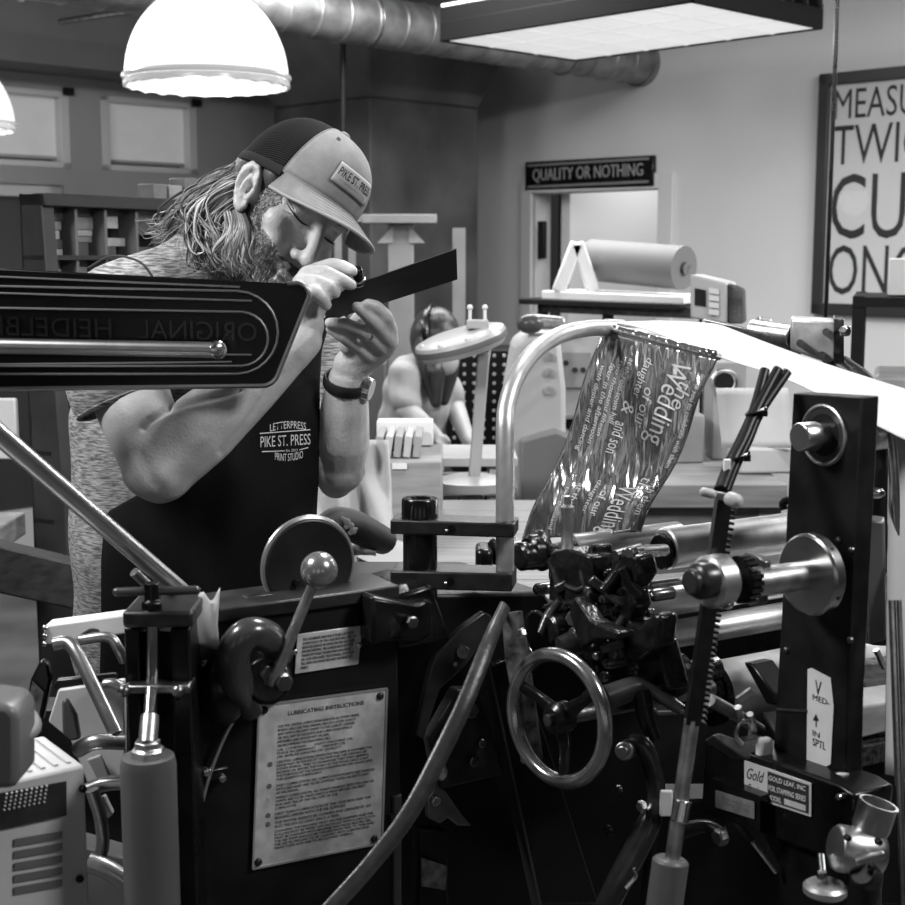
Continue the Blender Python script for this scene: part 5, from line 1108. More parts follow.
# ------------------------------------------------------------------ people
from mathutils.bvhtree import BVHTree
SKIN = mat('skin', .44, .46, 0, .2, 30, .22, 260)
STUB = mat('stubble_skin', .17, .6, 0, .4, 160, .3, 300)
LIP = mat('lip_skin', .22, .4)
def remesh(mb, vox, it=3, fac=.5):
    bmesh.ops.recalc_face_normals(mb.bm, faces=mb.bm.faces)
    me = bpy.data.meshes.new('raw'); mb.bm.to_mesh(me); mb.bm.free()
    o = bpy.data.objects.new('raw', me); COL.objects.link(o)
    r = o.modifiers.new('r', 'REMESH'); r.mode = 'VOXEL'; r.voxel_size = vox; r.use_smooth_shade = True
    s = o.modifiers.new('s', 'SMOOTH'); s.factor = fac; s.iterations = it
    dg = bpy.context.evaluated_depsgraph_get(); dg.update()
    m2 = bpy.data.meshes.new_from_object(o.evaluated_get(dg)); bpy.data.objects.remove(o); bpy.data.meshes.remove(me)
    m2.materials.clear(); return m2
def getco(me):
    n = len(me.vertices); co = np.empty(n*3); me.vertices.foreach_get('co', co); no = np.empty(n*3); me.vertices.foreach_get('normal', no); return co.reshape(-1, 3), no.reshape(-1, 3)
def setco(me, co): me.vertices.foreach_set('co', co.ravel()); me.update()
ya, pi_, ro = (math.radians(v) for v in (36.006, 21.089, 30.856)); HS = .9496
f_ = V((math.cos(pi_)*math.sin(ya), -math.cos(pi_)*math.cos(ya), -math.sin(pi_))); u_ = V((math.sin(pi_)*math.sin(ya), -math.sin(pi_)*math.cos(ya), math.cos(pi_)))
r_ = f_.cross(u_); r2 = r_*math.cos(ro)+u_*math.sin(ro); u2h = u_*math.cos(ro)-r_*math.sin(ro)
HC = P(285.16, 212.35, 1.93); HR = M((r2, f_, u2h)).transposed()
def Hd(x, y, z): return HC + HR @ V((x, y, z))*HS
HRn = np.array(HR)
def tolocal(co): return ((co-np.array(HC)) @ HRn)/HS
def head_prims(m):
    E = lambda c, r: m.sph(Hd(*c), HS, r, HR, 28)
    E((0, -.012, .045), (.073, .094, .083)); E((0, .028, -.012), (.061, .062, .085)); E((0, .03, -.075), (.052, .052, .042))
    E((0, .06, -.098), (.028, .026, .022)); E((0, .045, .03), (.058, .05, .05))
    m.cap(Hd(-.036, .076, .032), Hd(.036, .076, .032), .0125, .0125)
    for s in (-1, 1):
        E((s*.044, .058, -.018), (.022, .024, .022)); E((s*.034, .068, -.045), (.022, .022, .026)); E((s*.033, .0705, .010), (.0145, .0145, .0125))
        E((s*.0125, .098, -.038), (.009, .012, .0085)); E((s*.046, .015, -.06), (.014, .03, .03))
        m.cap(Hd(s*.012, .093, -.058), Hd(s*.026, .082, -.066), .0075, .005)
    m.chain([Hd(0, .084, .022), Hd(0, .094, .005), Hd(0, .108, -.022), Hd(0, .112, -.034)], [x*HS for x in (.009, .0095, .011, .0125)])
    m.cap(Hd(-.012, .096, -.071), Hd(.012, .096, -.071), .007, .007); m.cap(Hd(-.011, .093, -.083), Hd(.011, .093, -.083), .0075, .0075)
    for s in (-1, 1):
        eu = V((0, -.12, 1)).normalized(); eb = V((s*.5, -.86, 0)).normalized(); en = eu.cross(eb)*s; E0 = V((s*.0725, .012, -.004))
        c = lambda b_, u__, n_=0: Hd(*(E0+eb*b_+eu*u__+en*n_))
        pts = [c(.0, .006, .002), c(.002, .022, .003), c(.010, .033, .003), c(.020, .032, .003), c(.027, .020, .003), c(.026, .003, .003), c(.019, -.013, .002), c(.010, -.026, .001), c(.003, -.030), c(-.002, -.022)]
        m.chain(pts, [.004, .0042, .0045, .0045, .0045, .0043, .0045, .006, .006, .0045], 10)
        Re = HR @ M((eb, en, eu)).transposed()
        m.sph(c(.012, .004, -.001), HS, (.0135, .005, .029), Re, 20); m.sph(c(.006, -.004, -.008), HS, (.010, .012, .018), Re, 16)
        m.chain([c(.016, .022, .003), c(.018, .008, .0035), c(.015, -.008, .003), c(.008, -.014, .003)], [.003, .0035, .0035, .003], 10); m.cap(c(-.001, -.004, .003), c(-.001, -.012, .002), .0045, .004, 10)
def PL(l): return [P(*p) for p in l]
m = MB(); head_prims(m)
m.cap(P(222, 268, 2.0), Hd(0, -.03, -.03), .057, .055)
# torso and legs
SH_R, EL_R, WR_R = P(116, 312, 1.86), P(160, 468, 1.705), P(301, 340, 1.75)
SH_L, EL_L, WR_L = P(316, 345, 2.07), P(338, 466, 1.93), P(347, 380, 1.875)
m.chain([P(215, 262, 1.99), P(165, 292, 1.95), SH_R], [.055, .055, .048]); m.chain([P(225, 265, 1.99), P(275, 305, 2.04), SH_L], [.055, .05, .045])
m.chain(PL([(160, 300, 1.97), (150, 420, 2.0), (140, 560, 2.0), (150, 690, 2.02)]), [.07, .095, .085, .085]); m.chain(PL([(250, 320, 1.99), (243, 420, 1.95), (235, 560, 1.94), (245, 690, 1.96)]), [.07, .1, .1, .095])
hipR, hipL = P(152, 700, 2.02), P(245, 700, 1.97)
for h_, s in ((hipR, -1), (hipL, 1)):
    k_ = V((h_.x+.01*s, h_.y-.02, .50)); a_ = V((h_.x+.02*s, h_.y+.02, .09)); m.chain([h_, k_, a_], [.085, .06, .042]); m.chain([a_-Z*.03, a_+V((.10, -.11, -.05))], [.045, .034])
# arms
m.chain([SH_R, P(132, 400, 1.77), EL_R], [.054, .05, .045]); m.sph(P(160, 482, 1.705), .031, (1, 1, .9)); m.sph(P(150, 470, 1.70), .036)
m.chain([EL_R, P(202, 428, 1.71), P(252, 385, 1.73), WR_R], [.043, .047, .037, .027])
m.chain([SH_L, P(325, 410, 2.02), EL_L], [.05, .045, .04]); m.sph(P(336, 480, 1.93), .026); m.chain([EL_L, P(341, 440, 1.91), P(345, 405, 1.89), WR_L], [.037, .040, .033, .026])
# right hand
def hand(m, wrist, wr, palm, knuck, fingers, thumb):
    for k in knuck: m.cap(wrist, k, wr*.55, .0105, 14)
    for p, r in palm: m.sph(p, r, (1, .8, 1), seg=18)
    for k in range(3): m.cap(knuck[k], knuck[k+1], .0105, .0105, 12)
    for f in fingers: m.chain(f, [.0108, .0097, .009, .0075], 14)
    m.chain(thumb, [.014, .0115, .0095, .0075], 14)
KR = PL([(316, 271, 1.775), (307, 274, 1.757), (300, 283, 1.745), (303, 295, 1.735)])
hand(m, WR_R, .026, [(P(306, 305, 1.757), .027), (P(304, 325, 1.752), .026)], KR,
     [[KR[0]] + PL([(332, 265, 1.778), (343, 267, 1.774), (352, 271, 1.769)]), [KR[1]] + PL([(326, 273, 1.748), (341, 280, 1.742), (351, 285, 1.745)]),
      [KR[2]] + PL([(317, 282, 1.73), (329, 287, 1.729), (335, 293, 1.735)]), [KR[3]] + PL([(314, 292, 1.717), (322, 298, 1.72), (326, 305, 1.727)])],
     PL([(312, 305, 1.775), (327, 292, 1.79), (343, 282, 1.792), (353, 276, 1.788)]))
KL = PL([(390, 331, 1.832), (391, 342, 1.838), (386, 351, 1.848), (376, 360, 1.858)])
hand(m, WR_L, .027, [(P(364, 352, 1.862), .026), (P(352, 366, 1.868), .026), (P(372, 342, 1.852), .021), (P(362, 343, 1.852), .019), (P(380, 342, 1.845), .016), (P(356, 338, 1.835), .0145), (P(366, 326, 1.838), .014), (P(350, 344, 1.85), .016)], KL,
     [[KL[0]] + PL([(386, 317, 1.808), (376, 307, 1.796), (368, 304, 1.79)]), [KL[1]] + PL([(377, 325, 1.805), (365, 313, 1.793), (357, 307, 1.788)]),
      [KL[2]] + PL([(368, 334, 1.812), (348, 325, 1.808), (330, 323, 1.81)]), [KL[3]] + PL([(358, 347, 1.825), (344, 337, 1.818), (331, 329, 1.818)])],
     PL([(352, 350, 1.875), (352, 335, 1.872), (357, 320, 1.862), (366, 310, 1.85)]))
bodyme = remesh(m, .0026, 4)
co, no = getco(bodyme); L = tolocal(co)
ne = len(bodyme.edges); ed_ = np.empty(ne*2, int); bodyme.edges.foreach_get('vertices', ed_); ed_ = ed_.reshape(-1, 2)
def soften(w, n):                                            # even out the joins between the forms
    global co
    sel = (w[ed_[:, 0]] > 0) | (w[ed_[:, 1]] > 0); e = ed_[sel]
    for _ in range(n):
        acc = np.zeros_like(co); cnt = np.zeros(len(co)); np.add.at(acc, e[:, 0], co[e[:, 1]]); np.add.at(acc, e[:, 1], co[e[:, 0]]); np.add.at(cnt, e[:, 0], 1); np.add.at(cnt, e[:, 1], 1)
        k = w > 0; co[k] += (acc[k]/np.maximum(cnt[k], 1)[:, None]-co[k])*(.5*w[k])[:, None]
fw_ = ((np.linalg.norm(L, axis=1) < .15) & (L[:, 1] > .0)).astype(float)*np.clip((.098-L[:, 1])/.02+.25, .12, 1)*(np.abs(L[:, 0]) < .069)
soften(fw_, 26)
armw = (np.minimum(np.linalg.norm(co-np.array(EL_R), axis=1), np.linalg.norm(co-np.array(P(215, 420, 1.71)), axis=1)) < .13).astype(float); soften(armw, 30)
setco(bodyme, co); co, no = getco(bodyme)
def carve(c, s, amp):
    global co
    d = (((L-np.array(c))/np.array(s))**2).sum(1); co = co - no*(amp*np.exp(-d*2))[:, None]
for s in (-1, 1):
    carve((s*.018, .092, .010), (.009, .012, .012), .004); carve((s*.047, .07, .012), (.008, .012, .012), .003)
    carve((s*.034, .088, .0035), (.018, .008, .0028), .0022); carve((s*.034, .088, .020), (.02, .008, .003), .002)
def ears():                                                  # helix, antihelix and hollow of each ear
    global co
    for s in (-1, 1):
        eu = V((0, -.12, 1)).normalized(); eb = V((s*.5, -.86, 0)).normalized(); en = np.array(eu.cross(eb)*s); E0 = np.array((s*.0725, .012, -.004))
        q = L-E0; b_ = q @ np.array(eb); h_ = q @ np.array(eu); n_ = q @ en; k = (b_ > -.008) & (b_ < .036) & (np.abs(h_) < .045) & (n_ > -.006) & (n_ < .02)
        def dist(pts):
            best = np.full(len(co), 1e9)
            for (x0, y0), (x1, y1) in zip(pts, pts[1:]):
                t = np.clip(((b_-x0)*(x1-x0)+(h_-y0)*(y1-y0))/((x1-x0)**2+(y1-y0)**2), 0, 1); best = np.minimum(best, np.hypot(b_-x0-t*(x1-x0), h_-y0-t*(y1-y0)))
            return best
        hx = dist([(.001, .008), (.003, .022), (.011, .031), (.020, .030), (.0255, .019), (.0245, .003), (.018, -.013)]); ah = dist([(.014, .020), (.0165, .006), (.014, -.008), (.008, -.013)])
        sc = dist([(.010, .024), (.018, .022), (.0205, .008), (.018, -.006)]); cc_ = dist([(.007, .006), (.008, -.005)])
        d = .0022*np.exp(-(hx/.003)**2)+.0018*np.exp(-(ah/.0028)**2)-.0045*np.exp(-(sc/.003)**2)-.0095*np.exp(-(cc_/.0055)**2)
        co = co + (k*d*HS)[:, None]*(en @ HRn.T)
ears()
carve((0, .1, -.0765), (.02, .012, .0028), .004)
def crease(a_, b_, s, amp):                                  # skin fold along a segment
    global co
    A2, B2 = np.array(a_), np.array(b_); t = np.clip(((co-A2) @ (B2-A2))/((B2-A2) @ (B2-A2)), 0, 1); d = np.linalg.norm(co-(A2+t[:, None]*(B2-A2)), axis=1)
    co = co - no*(amp*np.exp(-(d/s)**2))[:, None]
dv = co-np.array(EYE); dd_ = dv @ np.array(FW); PXY = np.stack([452.5+FPX*dv[:, 0]/dd_, 452.5-FPX*(dv @ np.array(UPV))/dd_], 1)
def pcrease(poly, s, amp, ymax=1.78):                        # folds and tendons of the near arm, along a line on its front side
    global co
    best = np.full(len(co), 1e9)
    for a_, b_ in zip(poly, poly[1:]):
        A2, B2 = np.array(a_, float), np.array(b_, float); t = np.clip(((PXY-A2) @ (B2-A2))/((B2-A2) @ (B2-A2)), 0, 1); best = np.minimum(best, np.linalg.norm(PXY-(A2+t[:, None]*(B2-A2)), axis=1))
    k = (co[:, 1] < ymax) & (no[:, 1] < .2); co = co - no*(k*amp*np.exp(-(best/s)**2))[:, None]
pcrease([(144, 428), (150, 420), (165, 411), (184, 403), (215, 396), (240, 390)], 3.2, .007)
pcrease([(222, 452), (245, 425), (262, 400), (280, 372)], 4, .003); pcrease([(205, 440), (235, 415), (255, 395)], 7, -.0015)
pcrease([(140, 455), (148, 470), (154, 484)], 7, .002); pcrease([(163, 472), (168, 480)], 9, -.003)
setco(bodyme, co); L = tolocal(co)
for k in (SKIN, STUB, LIP): bodyme.materials.append(k)
x_, y_, z_ = np.abs(L[:, 0]), L[:, 1], L[:, 2]; near = (np.linalg.norm(L, axis=1) < .16) & (x_ < .0695)
beard = near & (((z_ < -.051+.5*np.clip(x_-.028, 0, .05)) & (y_ > -.002) & (z_ > -.13)) | ((x_ > .05) & (y_ > .02) & (y_ < .056) & (z_ < .02)))
lips = near & (x_ < .02) & (y_ > .088) & (z_ < -.067) & (z_ > -.089)
vm = np.zeros(len(co), int); vm[beard] = 1; vm[lips] = 2
for p in bodyme.polygons:
    p.use_smooth = True; p.material_index = int(np.min(vm[list(p.vertices)]))
man = link(bodyme, 'person')
tag(man, 'long haired bearded man in cap and dark apron inspecting a black card through a loupe', 'person')
bvh = BVHTree.FromPolygons([tuple(c) for c in co], [tuple(p.vertices) for p in bodyme.polygons])
rng = np.random.default_rng(5)
# beard strands
HAIRM = mat('light_hair', .36, .4, 0, .5, 90); HAIRD = mat('dark_hair', .10, .4, 0, .5, 90)
idx = np.nonzero(beard)[0]; mb = MB()
dn = np.array(HR @ V((0, .25, -1)))
for i in rng.choice(idx, min(len(idx), 3600), replace=False):
    d = dn*1.0 + no[i]*.45 + rng.normal(size=3)*.35; d /= np.linalg.norm(d); ln = rng.uniform(.004, .011)*(1.25 if z_[i] < -.08 else .8)
    p = co[i]-no[i]*.001; mb.mi = 0 if rng.random() < .45 else 1
    mb.tube([V(p), V(p+d*ln*.5+no[i]*.001), V(p+d*ln+rng.normal(size=3)*.002)], [.00045, .0004, .00015], 3, 1, cap=False)
mb.build('beard', [HAIRM, HAIRD], man, kind='stuff')
# eyes, brows
mb = MB()
mb.tube([Hd(.016, .0855, .0035), Hd(.026, .0865, .002), Hd(.036, .0845, .003), Hd(.047, .077, .007), Hd(.054, .069, .011)], [.0006, .0012, .0013, .001, .0004], 8, 4)
mb.tube([Hd(.044, .079, .003), Hd(.054, .07, .0)], [.0007, .0002], 6, 1); mb.tube([Hd(.046, .079, .010), Hd(.057, .066, .017)], [.0007, .0002], 6, 1)
mb.build('lashes_and_creases', mat('lash_crease_dark', .02, .6), man)  # lash line, lid crease and crow's feet; fold shade drawn as dark tubes
mb = MB(); mb.tube([Hd(-.017, .0855, .0045), Hd(-.026, .0865, .004), Hd(-.036, .085, .0045), Hd(-.046, .078, .006)], [.0006, .0018, .0018, .0005], 8, 4)
mb.build('open_eye', mat('eye_dark', .015, .1), man)
mb = MB()
for s in (-1, 1):
    for k in range(60):
        t = rng.random(); p = Hd(s*(.014+.036*t), .0905-.018*t*t+rng.normal()*.0008, .027+.008*math.sin(t*2.5)+rng.normal()*.0018); mb.tube([p, p+HR @ V((s*.006, .001, .0015))], [.0005, .0002], 4, 1)
mb.build('eyebrows', HAIRD, man)
# ---- cap
CAPF = mat('cap_front_twill', .22, .8, 0, .12, 60, .2, 900); CAPM = mat('cap_mesh_black', .012, .8, 0, .5, 300, spec=.1)
nt = CAPM.node_tree; bN = nt.nodes['Principled BSDF']; tcn = nt.nodes.new('ShaderNodeTexCoord'); wv = nt.nodes.new('ShaderNodeTexWave'); wv.inputs['Scale'].default_value = 130; wv.bands_direction = 'DIAGONAL'
rp = nt.nodes.new('ShaderNodeValToRGB'); rp.color_ramp.elements[0].color = (.008, .008, .008, 1); rp.color_ramp.elements[1].color = (.028, .028, .028, 1); rp.color_ramp.elements[0].color = (.003, .003, .003, 1); rp.color_ramp.elements[0].position = .5
nt.links.new(tcn.outputs['Object'], wv.inputs[0]); nt.links.new(wv.outputs[0], rp.inputs[0]); nt.links.new(rp.outputs[0], bN.inputs['Base Color'])
def crown(th, ph, k=0.):
    cth, sth = math.cos(th), math.sin(th)                    # th=0 front
    e = .82; cp_ = math.copysign(abs(math.cos(ph))**e, math.cos(ph)); sp_ = math.sin(ph)**.92
    rx, ry, rz = .0855+k, .106+k, .1015+k
    return Hd(rx*sth*cp_, -.008+ry*cth*cp_+.012*math.sin(ph)*max(0, cth), .036+rz*sp_+.012*cth*(1-math.sin(ph)))
def panel(t0, t1, nu, k=0.): return lambda u, v: crown(math.radians(t0+(t1-t0)*u), v*math.pi/2*.985, k)
MB().grid(panel(-60, 60, 0), 32, 18).build('cap_front_panel', CAPF, man, solid=.0018)
MB().grid(panel(59, 301, 0, -.0006), 40, 18).build('cap_mesh_back', CAPM, man, solid=.001)
for s in (-1, 1): MB().tube([crown(math.radians(s*60), v, .0006) for v in [i*.147 for i in range(11)]], .0012, 6, 1).build('cap_seam', mat('cap_seam_thread', .2, .8), man)
MB().tube([crown(math.radians(t), .0, .0008) for t in range(60, 304, 6)], .0018, 8, 1, flat=3.5, up=tuple(u2h)).build('cap_band', mat('cap_band_dark', .018, .8, spec=.2), man)
MB().sph(crown(0, math.pi/2*.985, .001), .0075, (1, 1, .5), HR).build('cap_button', CAPF, man)
for t in (-40, 40): MB().torus(crown(math.radians(t), 1.0, .0015), crown(math.radians(t), 1.0, .01)-crown(math.radians(t), 1.0), .0025, .0008, 14, 6).build('eyelet', mat('eyelet_dark', .05, .6), man)
def visor(u, v):
    a_ = (u*2-1); th = math.radians(a_*56); b_ = crown(th, .02); Lf = .078*math.sqrt(max(0, 1-abs(a_)**2.6))
    return b_ + HR @ V((math.sin(th)*.012*v, Lf*v, -.016*v*(1-a_*a_)-.022*v*a_*a_-.008*a_*a_*v))*HS
MB().grid(visor, 36, 14).build('cap_visor', mat('visor_twill', .19, .8, 0, .12, 80, .3, 800), man, solid=.004)
MB().tube([visor(i/36, 1) for i in range(37)], .0022, 8, 1).build('visor_piping', mat('visor_edge', .33, .8), man)
for k in (.2, .36, .52, .68, .84): MB().tube([visor(i/36, k)+u2h*.0022 for i in range(2, 35)], .0004, 5, 1).build('visor_stitch', mat('stitch_grey', .14, .8), man)
PATCH = mat('patch_leather', .34, .6, 0, .06, 40)
def pa(u, v, k=.003): return crown(math.radians(-25+50*u), .24+.36*v, k)
pto = MB().grid(lambda u, v: pa(u, v), 16, 6).build('cap_patch', PATCH, man, solid=.002)
ed = [pa(i/16, 0, .0035) for i in range(17)]+[pa(1, i/6, .0035) for i in range(7)]+[pa(1-i/16, 1, .0035) for i in range(17)]+[pa(0, 1-i/6, .0035) for i in range(7)]
MB().tube(ed, .0007, 6, 1).build('patch_edge', mat('patch_edge_dark', .08, .7), pto)
def wrap_text(s, fn, m_, par, name, u0, u1, v0, v1, shear=0, bold=.002):
    me, o_, x, y, z, uu, vv, _ = text_mesh(s, (0, 0, 0), X, Z, 1, 1, shear=shear, bold=bold)
    me.vertices.foreach_set('co', np.array([fn(u0+(a_+.5)*(u1-u0), v0+(b_+.5)*(v1-v0)) for a_, b_ in zip(uu, vv)]).ravel()); me.materials.clear(); me.materials.append(m_); me.update(); return link(me, name, par)
# th grows towards his right (viewer's left), so text runs u from 1 to 0
wrap_text('PIKE ST. PRESS', lambda u, v: pa(1-u, v, .0047), INK, pto, 'patch_lettering', .06, .94, .36, .76, bold=.01)
wrap_text('LETTERPRESS PRINT STUDIO', lambda u, v: pa(1-u, v, .0047), mat('patch_small_ink', .2, .7), pto, 'patch_lettering', .12, .88, .16, .26)
# ---- hair
mb = MB()
HB = [((232, 205, 1.93), .036), ((222, 225, 1.92), .042), ((214, 245, 1.92), .036), ((240, 235, 1.90), .034), ((244, 258, 1.885), .024), ((228, 200, 1.98), .043), ((205, 225, 1.97), .04), ((185, 235, 2.0), .03)]
for p, r in HB: mb.sph(P(*p), r)
mb.sph(Hd(0, -.036, .018), HS, (.0775, .086, .088), HR, 28); mb.sph(Hd(.057, .016, .034), .021); mb.sph(Hd(-.057, .016, .034), .021)
hm_ = remesh(mb, .006, 4); hm_.materials.append(mat('hair_under', .06, .5, 0, .5, 60, .4, 160, (1, 1, .2))); hb = link(hm_, 'hair_mass', man)
def locks(n, rad, name, mats_, spread):
    mb = MB()
    for k in range(n):
        t = rng.random()
        if t < .62:                                            # main fall behind the ear
            s = rng.random(); x0 = 238+10*rng.random()+8*s; y0 = 172+30*s
            x1 = 196+ (1-s)*-2+rng.normal()*9+16*s; y1 = 205+22*s+rng.normal()*6
            x2 = 204+rng.normal()*14+18*s; y2 = 240+rng.normal()*6
            cu_ = rng.normal()*10; x3 = x2+8+cu_; y3 = 262+rng.normal()*7; x4 = x3+12*rng.normal()+6; y4 = y3+rng.uniform(-6, 10)
            d = rng.uniform(-.012, .03)
            pts = [(x0, y0, 1.895+d), (.5*(x0+x1)+4, .5*(y0+y1)-8, 1.89+d), (x1, y1, 1.885+d), (x2, y2, 1.875+d), (x3, y3, 1.872+d), (x4, y4, 1.875+d)]
        elif t < .8:                                           # back fall to the left, wispy ends
            x0 = 235+8*rng.random(); y0 = 160+9*rng.random(); x1 = 205+rng.normal()*5; y1 = 190+rng.normal()*6; x2 = 182+rng.normal()*8; y2 = 214+rng.normal()*6; x3 = 164+rng.normal()*9; y3 = 232+rng.normal()*7
            d = rng.uniform(0, .06); pts = [(x0, y0, 1.93+d), (x1, y1, 1.93+d), (x2, y2, 1.94+d), (x3, y3, 1.96+d), (x3-6+rng.normal()*6, y3+6*rng.normal(), 1.96+d)]
        else:                                                  # in front of the neck below the ear
            x0 = 233+9*rng.random(); y0 = 186+14*rng.random(); a_ = rng.normal()*6
            pts = [(x0, y0, 1.90), (x0-4+a_*.6, y0+18, 1.885), (x0+2+a_, y0+38, 1.86), (x0-4+a_+rng.normal()*5, y0+60, 1.855), (x0+6+a_+rng.normal()*8, y0+78, 1.86)]
        mb.mi = int(rng.integers(0, len(mats_)))
        r0 = rad*rng.uniform(.6, 1.3); mb.tube([P(*p) for p in pts], [r0*.5, r0, r0*1.1, r0*.9, r0*.5, r0*.15], 6, 6, flat=.6)
    return mb.build(name, mats_, man, kind='stuff')
HL = [mat('hair_light', .42, .35, 0, .35, 60), mat('hair_mid', .2, .38, 0, .4, 60), mat('hair_deep', .06, .4, 0, .4, 60)]
locks(150, .0026, 'hair_locks', HL, 1); locks(420, .0008, 'hair_strands', HL[:2], 1.4)
# ---- shirt
SHM = bpy.data.materials.new('heather_jersey'); SHM.use_nodes = True; nt = SHM.node_tree; b = nt.nodes['Principled BSDF']; b.inputs['Roughness'].default_value = .9
tc = nt.nodes.new('ShaderNodeTexCoord'); mp = nt.nodes.new('ShaderNodeMapping'); mp.inputs['Scale'].default_value = (45, 45, 300); n1 = nt.nodes.new('ShaderNodeTexNoise'); n1.inputs['Scale'].default_value = 1.6; n1.inputs['Detail'].default_value = 4
rp = nt.nodes.new('ShaderNodeValToRGB'); rp.color_ramp.elements[0].position = .38; rp.color_ramp.elements[1].position = .64; rp.color_ramp.elements[0].color = (.10, .10, .10, 1); rp.color_ramp.elements[1].color = (.42, .42, .42, 1)
nt.links.new(tc.outputs['Object'], mp.inputs[0]); nt.links.new(mp.outputs[0], n1.inputs[0]); nt.links.new(n1.outputs[0], rp.inputs[0]); nt.links.new(rp.outputs[0], b.inputs['Base Color'])
mb = MB(); g = .012
mb.chain([P(212, 266, 1.99), P(165, 292, 1.95), SH_R], [.063, .067, .054+g*.6]); mb.chain([P(232, 285, 2.0), P(275, 312, 2.04), SH_L], [.055, .055, .05])
mb.chain(PL([(160, 305, 1.97), (150, 420, 2.0), (138, 560, 2.0), (140, 648, 2.01)]), [.075, .108, .1, .1]); mb.chain(PL([(250, 325, 1.99), (243, 420, 1.95), (235, 560, 1.94), (240, 648, 1.95)]), [.08, .112, .112, .112])
mb.chain([SH_L, P(324, 395, 2.03)], [.056, .056])
sm = remesh(mb, .005, 4); co2, no2 = getco(sm)
fold = np.sin(co2[:, 2]*34+co2[:, 0]*20)*.003 + np.sin(co2[:, 0]*46+co2[:, 2]*11)*.004; setco(sm, co2+no2*fold[:, None])
sm.materials.append(SHM); shirt = link(sm, 'shirt', man)
slv = [P(114, 312, 1.86), P(120, 345, 1.82), P(119, 378, 1.787), P(128, 400, 1.783)]
MB().tube(slv, [.064, .068, .067, .066], 28, 6, cap=False).build('sleeve', SHM, shirt, solid=.003)
MB().torus(slv[3], slv[3]-slv[2], .0662, .0028, 40, 8).build('sleeve_hem', SHM, shirt)
MB().tube([P(88, 268, 1.85), P(112, 256, 1.83), P(140, 262, 1.80), P(156, 282, 1.80)], .0016, 6, 5).build('shoulder_seam', mat('seam_dark', .05, .9), shirt)
# ---- apron
rows = [(318, 275, 330), (350, 258, 321), (385, 236, 319), (430, 205, 319), (470, 168, 318), (495, 138, 317), (513, 106, 316), (560, 102, 316), (620, 102, 320), (700, 100, 325), (820, 98, 330), (960, 95, 335)]
def arow(y):
    for a_, b_ in zip(rows, rows[1:]):
        if a_[0] <= y <= b_[0]:
            t = (y-a_[0])/(b_[0]-a_[0]); return a_[1]+(b_[1]-a_[1])*t, a_[2]+(b_[2]-a_[2])*t
    return rows[-1][1:]
def AY(px, py):
    c = (px-212)/112; return 1.795 + .10*min(1.3, abs(c))**2.3 + .012*max(0, (430-py)/100) + .003*math.sin(px*.11+py*.02)+.003*math.sin(py*.05-px*.03)
def apron(u, v):
    py = 318+(960-318)*v; x0, x1 = arow(py); px = x0+(x1-x0)*u; return P(px, py, AY(px, py))
APM = mat('black_canvas', .006, .85, 0, .6, 9, .3, 500, spec=.2)
ap = MB().grid(apron, 36, 90).build('apron', APM, man, solid=.003)
MB().tube([P(330, 318, 1.83), P(326, 300, 1.86), P(300, 285, 1.93), P(262, 280, 1.99)], .006, 8, 5, flat=.3).build('apron_strap', APM, ap)
MB().tube([P(277, 318, 1.84), P(262, 296, 1.88), P(240, 282, 1.93), P(226, 270, 2.0)], .006, 8, 5, flat=.3).build('apron_strap', APM, ap)
LOGO = mat('apron_print', .7, .8)
def lg(px, py): return P(px, py, AY(px, py)-.0028)
def logo(s, x0, x1, ytop, ybot, arc=0, tilt=0, shear=0):
    def fn(u, v):
        px = x0+(x1-x0)*u; return lg(px, ybot+(ytop-ybot)*v+arc*(2*u-1)**2+tilt*(u-.5))
    wrap_text(s, fn, LOGO, ap, 'apron_lettering', 0, 1, 0, 1, shear)
logo('LETTERPRESS', 270, 306, 421, 428.5, 2.5, -1.5); logo('PIKE ST. PRESS', 260.5, 310.5, 435, 446, 0, -3); logo('Est. 2013', 286, 297.5, 449, 451.6, 0, -.5); logo('PRINT STUDIO', 275, 303, 453.5, 461, -2.2, -2)
for (x0, y0, x1, y1) in ((260, 433.5, 310, 429.7), (262, 451.8, 284.5, 450.8), (299.5, 449.8, 308, 447.6)):
    MB().tube([lg(x0+(x1-x0)*k/6, y0+(y1-y0)*k/6) for k in range(7)], .0007, 6, 1).build('apron_rule', LOGO, ap)
# ---- trousers
mb = MB()
for h_, s in ((hipR, -1), (hipL, 1)):
    k_ = V((h_.x+.01*s, h_.y-.02, .50)); a_ = V((h_.x+.02*s, h_.y+.02, .11)); mb.chain([h_, k_, a_], [.098, .075, .062])
tm_ = remesh(mb, .008, 3); tm_.materials.append(mat('dark_denim', .012, .85)); link(tm_, 'trousers', man)
# ---- watch, ring
wd_ = (P(344, 400, 1.887)-WR_L).normalized(); wc = WR_L+wd_*.004
MB().torus(wc, wd_, .0295, .0028, 48, 10, 3.0).build('watch_strap', mat('watch_strap_black', .015, .4), man)
wn = V((.93, -.36, .1)).normalized(); wn = (wn-wd_*wn.dot(wd_)).normalized()
wo = MB().cyl(wc+wn*.026, wc+wn*.036, .0165, .0155, 32).build('watch_case', STEEL, man)
MB().cyl(wc+wn*.036, wc+wn*.0364, .0135, seg=32).build('watch_dial', mat('watch_face', .5, .3), wo)
rr0, rr1 = P(371, 335.5, 1.8125), P(368, 334, 1.812)
MB().torus(P(369.5, 334.5, 1.8125), KL[2]-P(348, 325, 1.808), .0094, .0013, 28, 8, 1.6).build('finger_ring', STEEL, man)
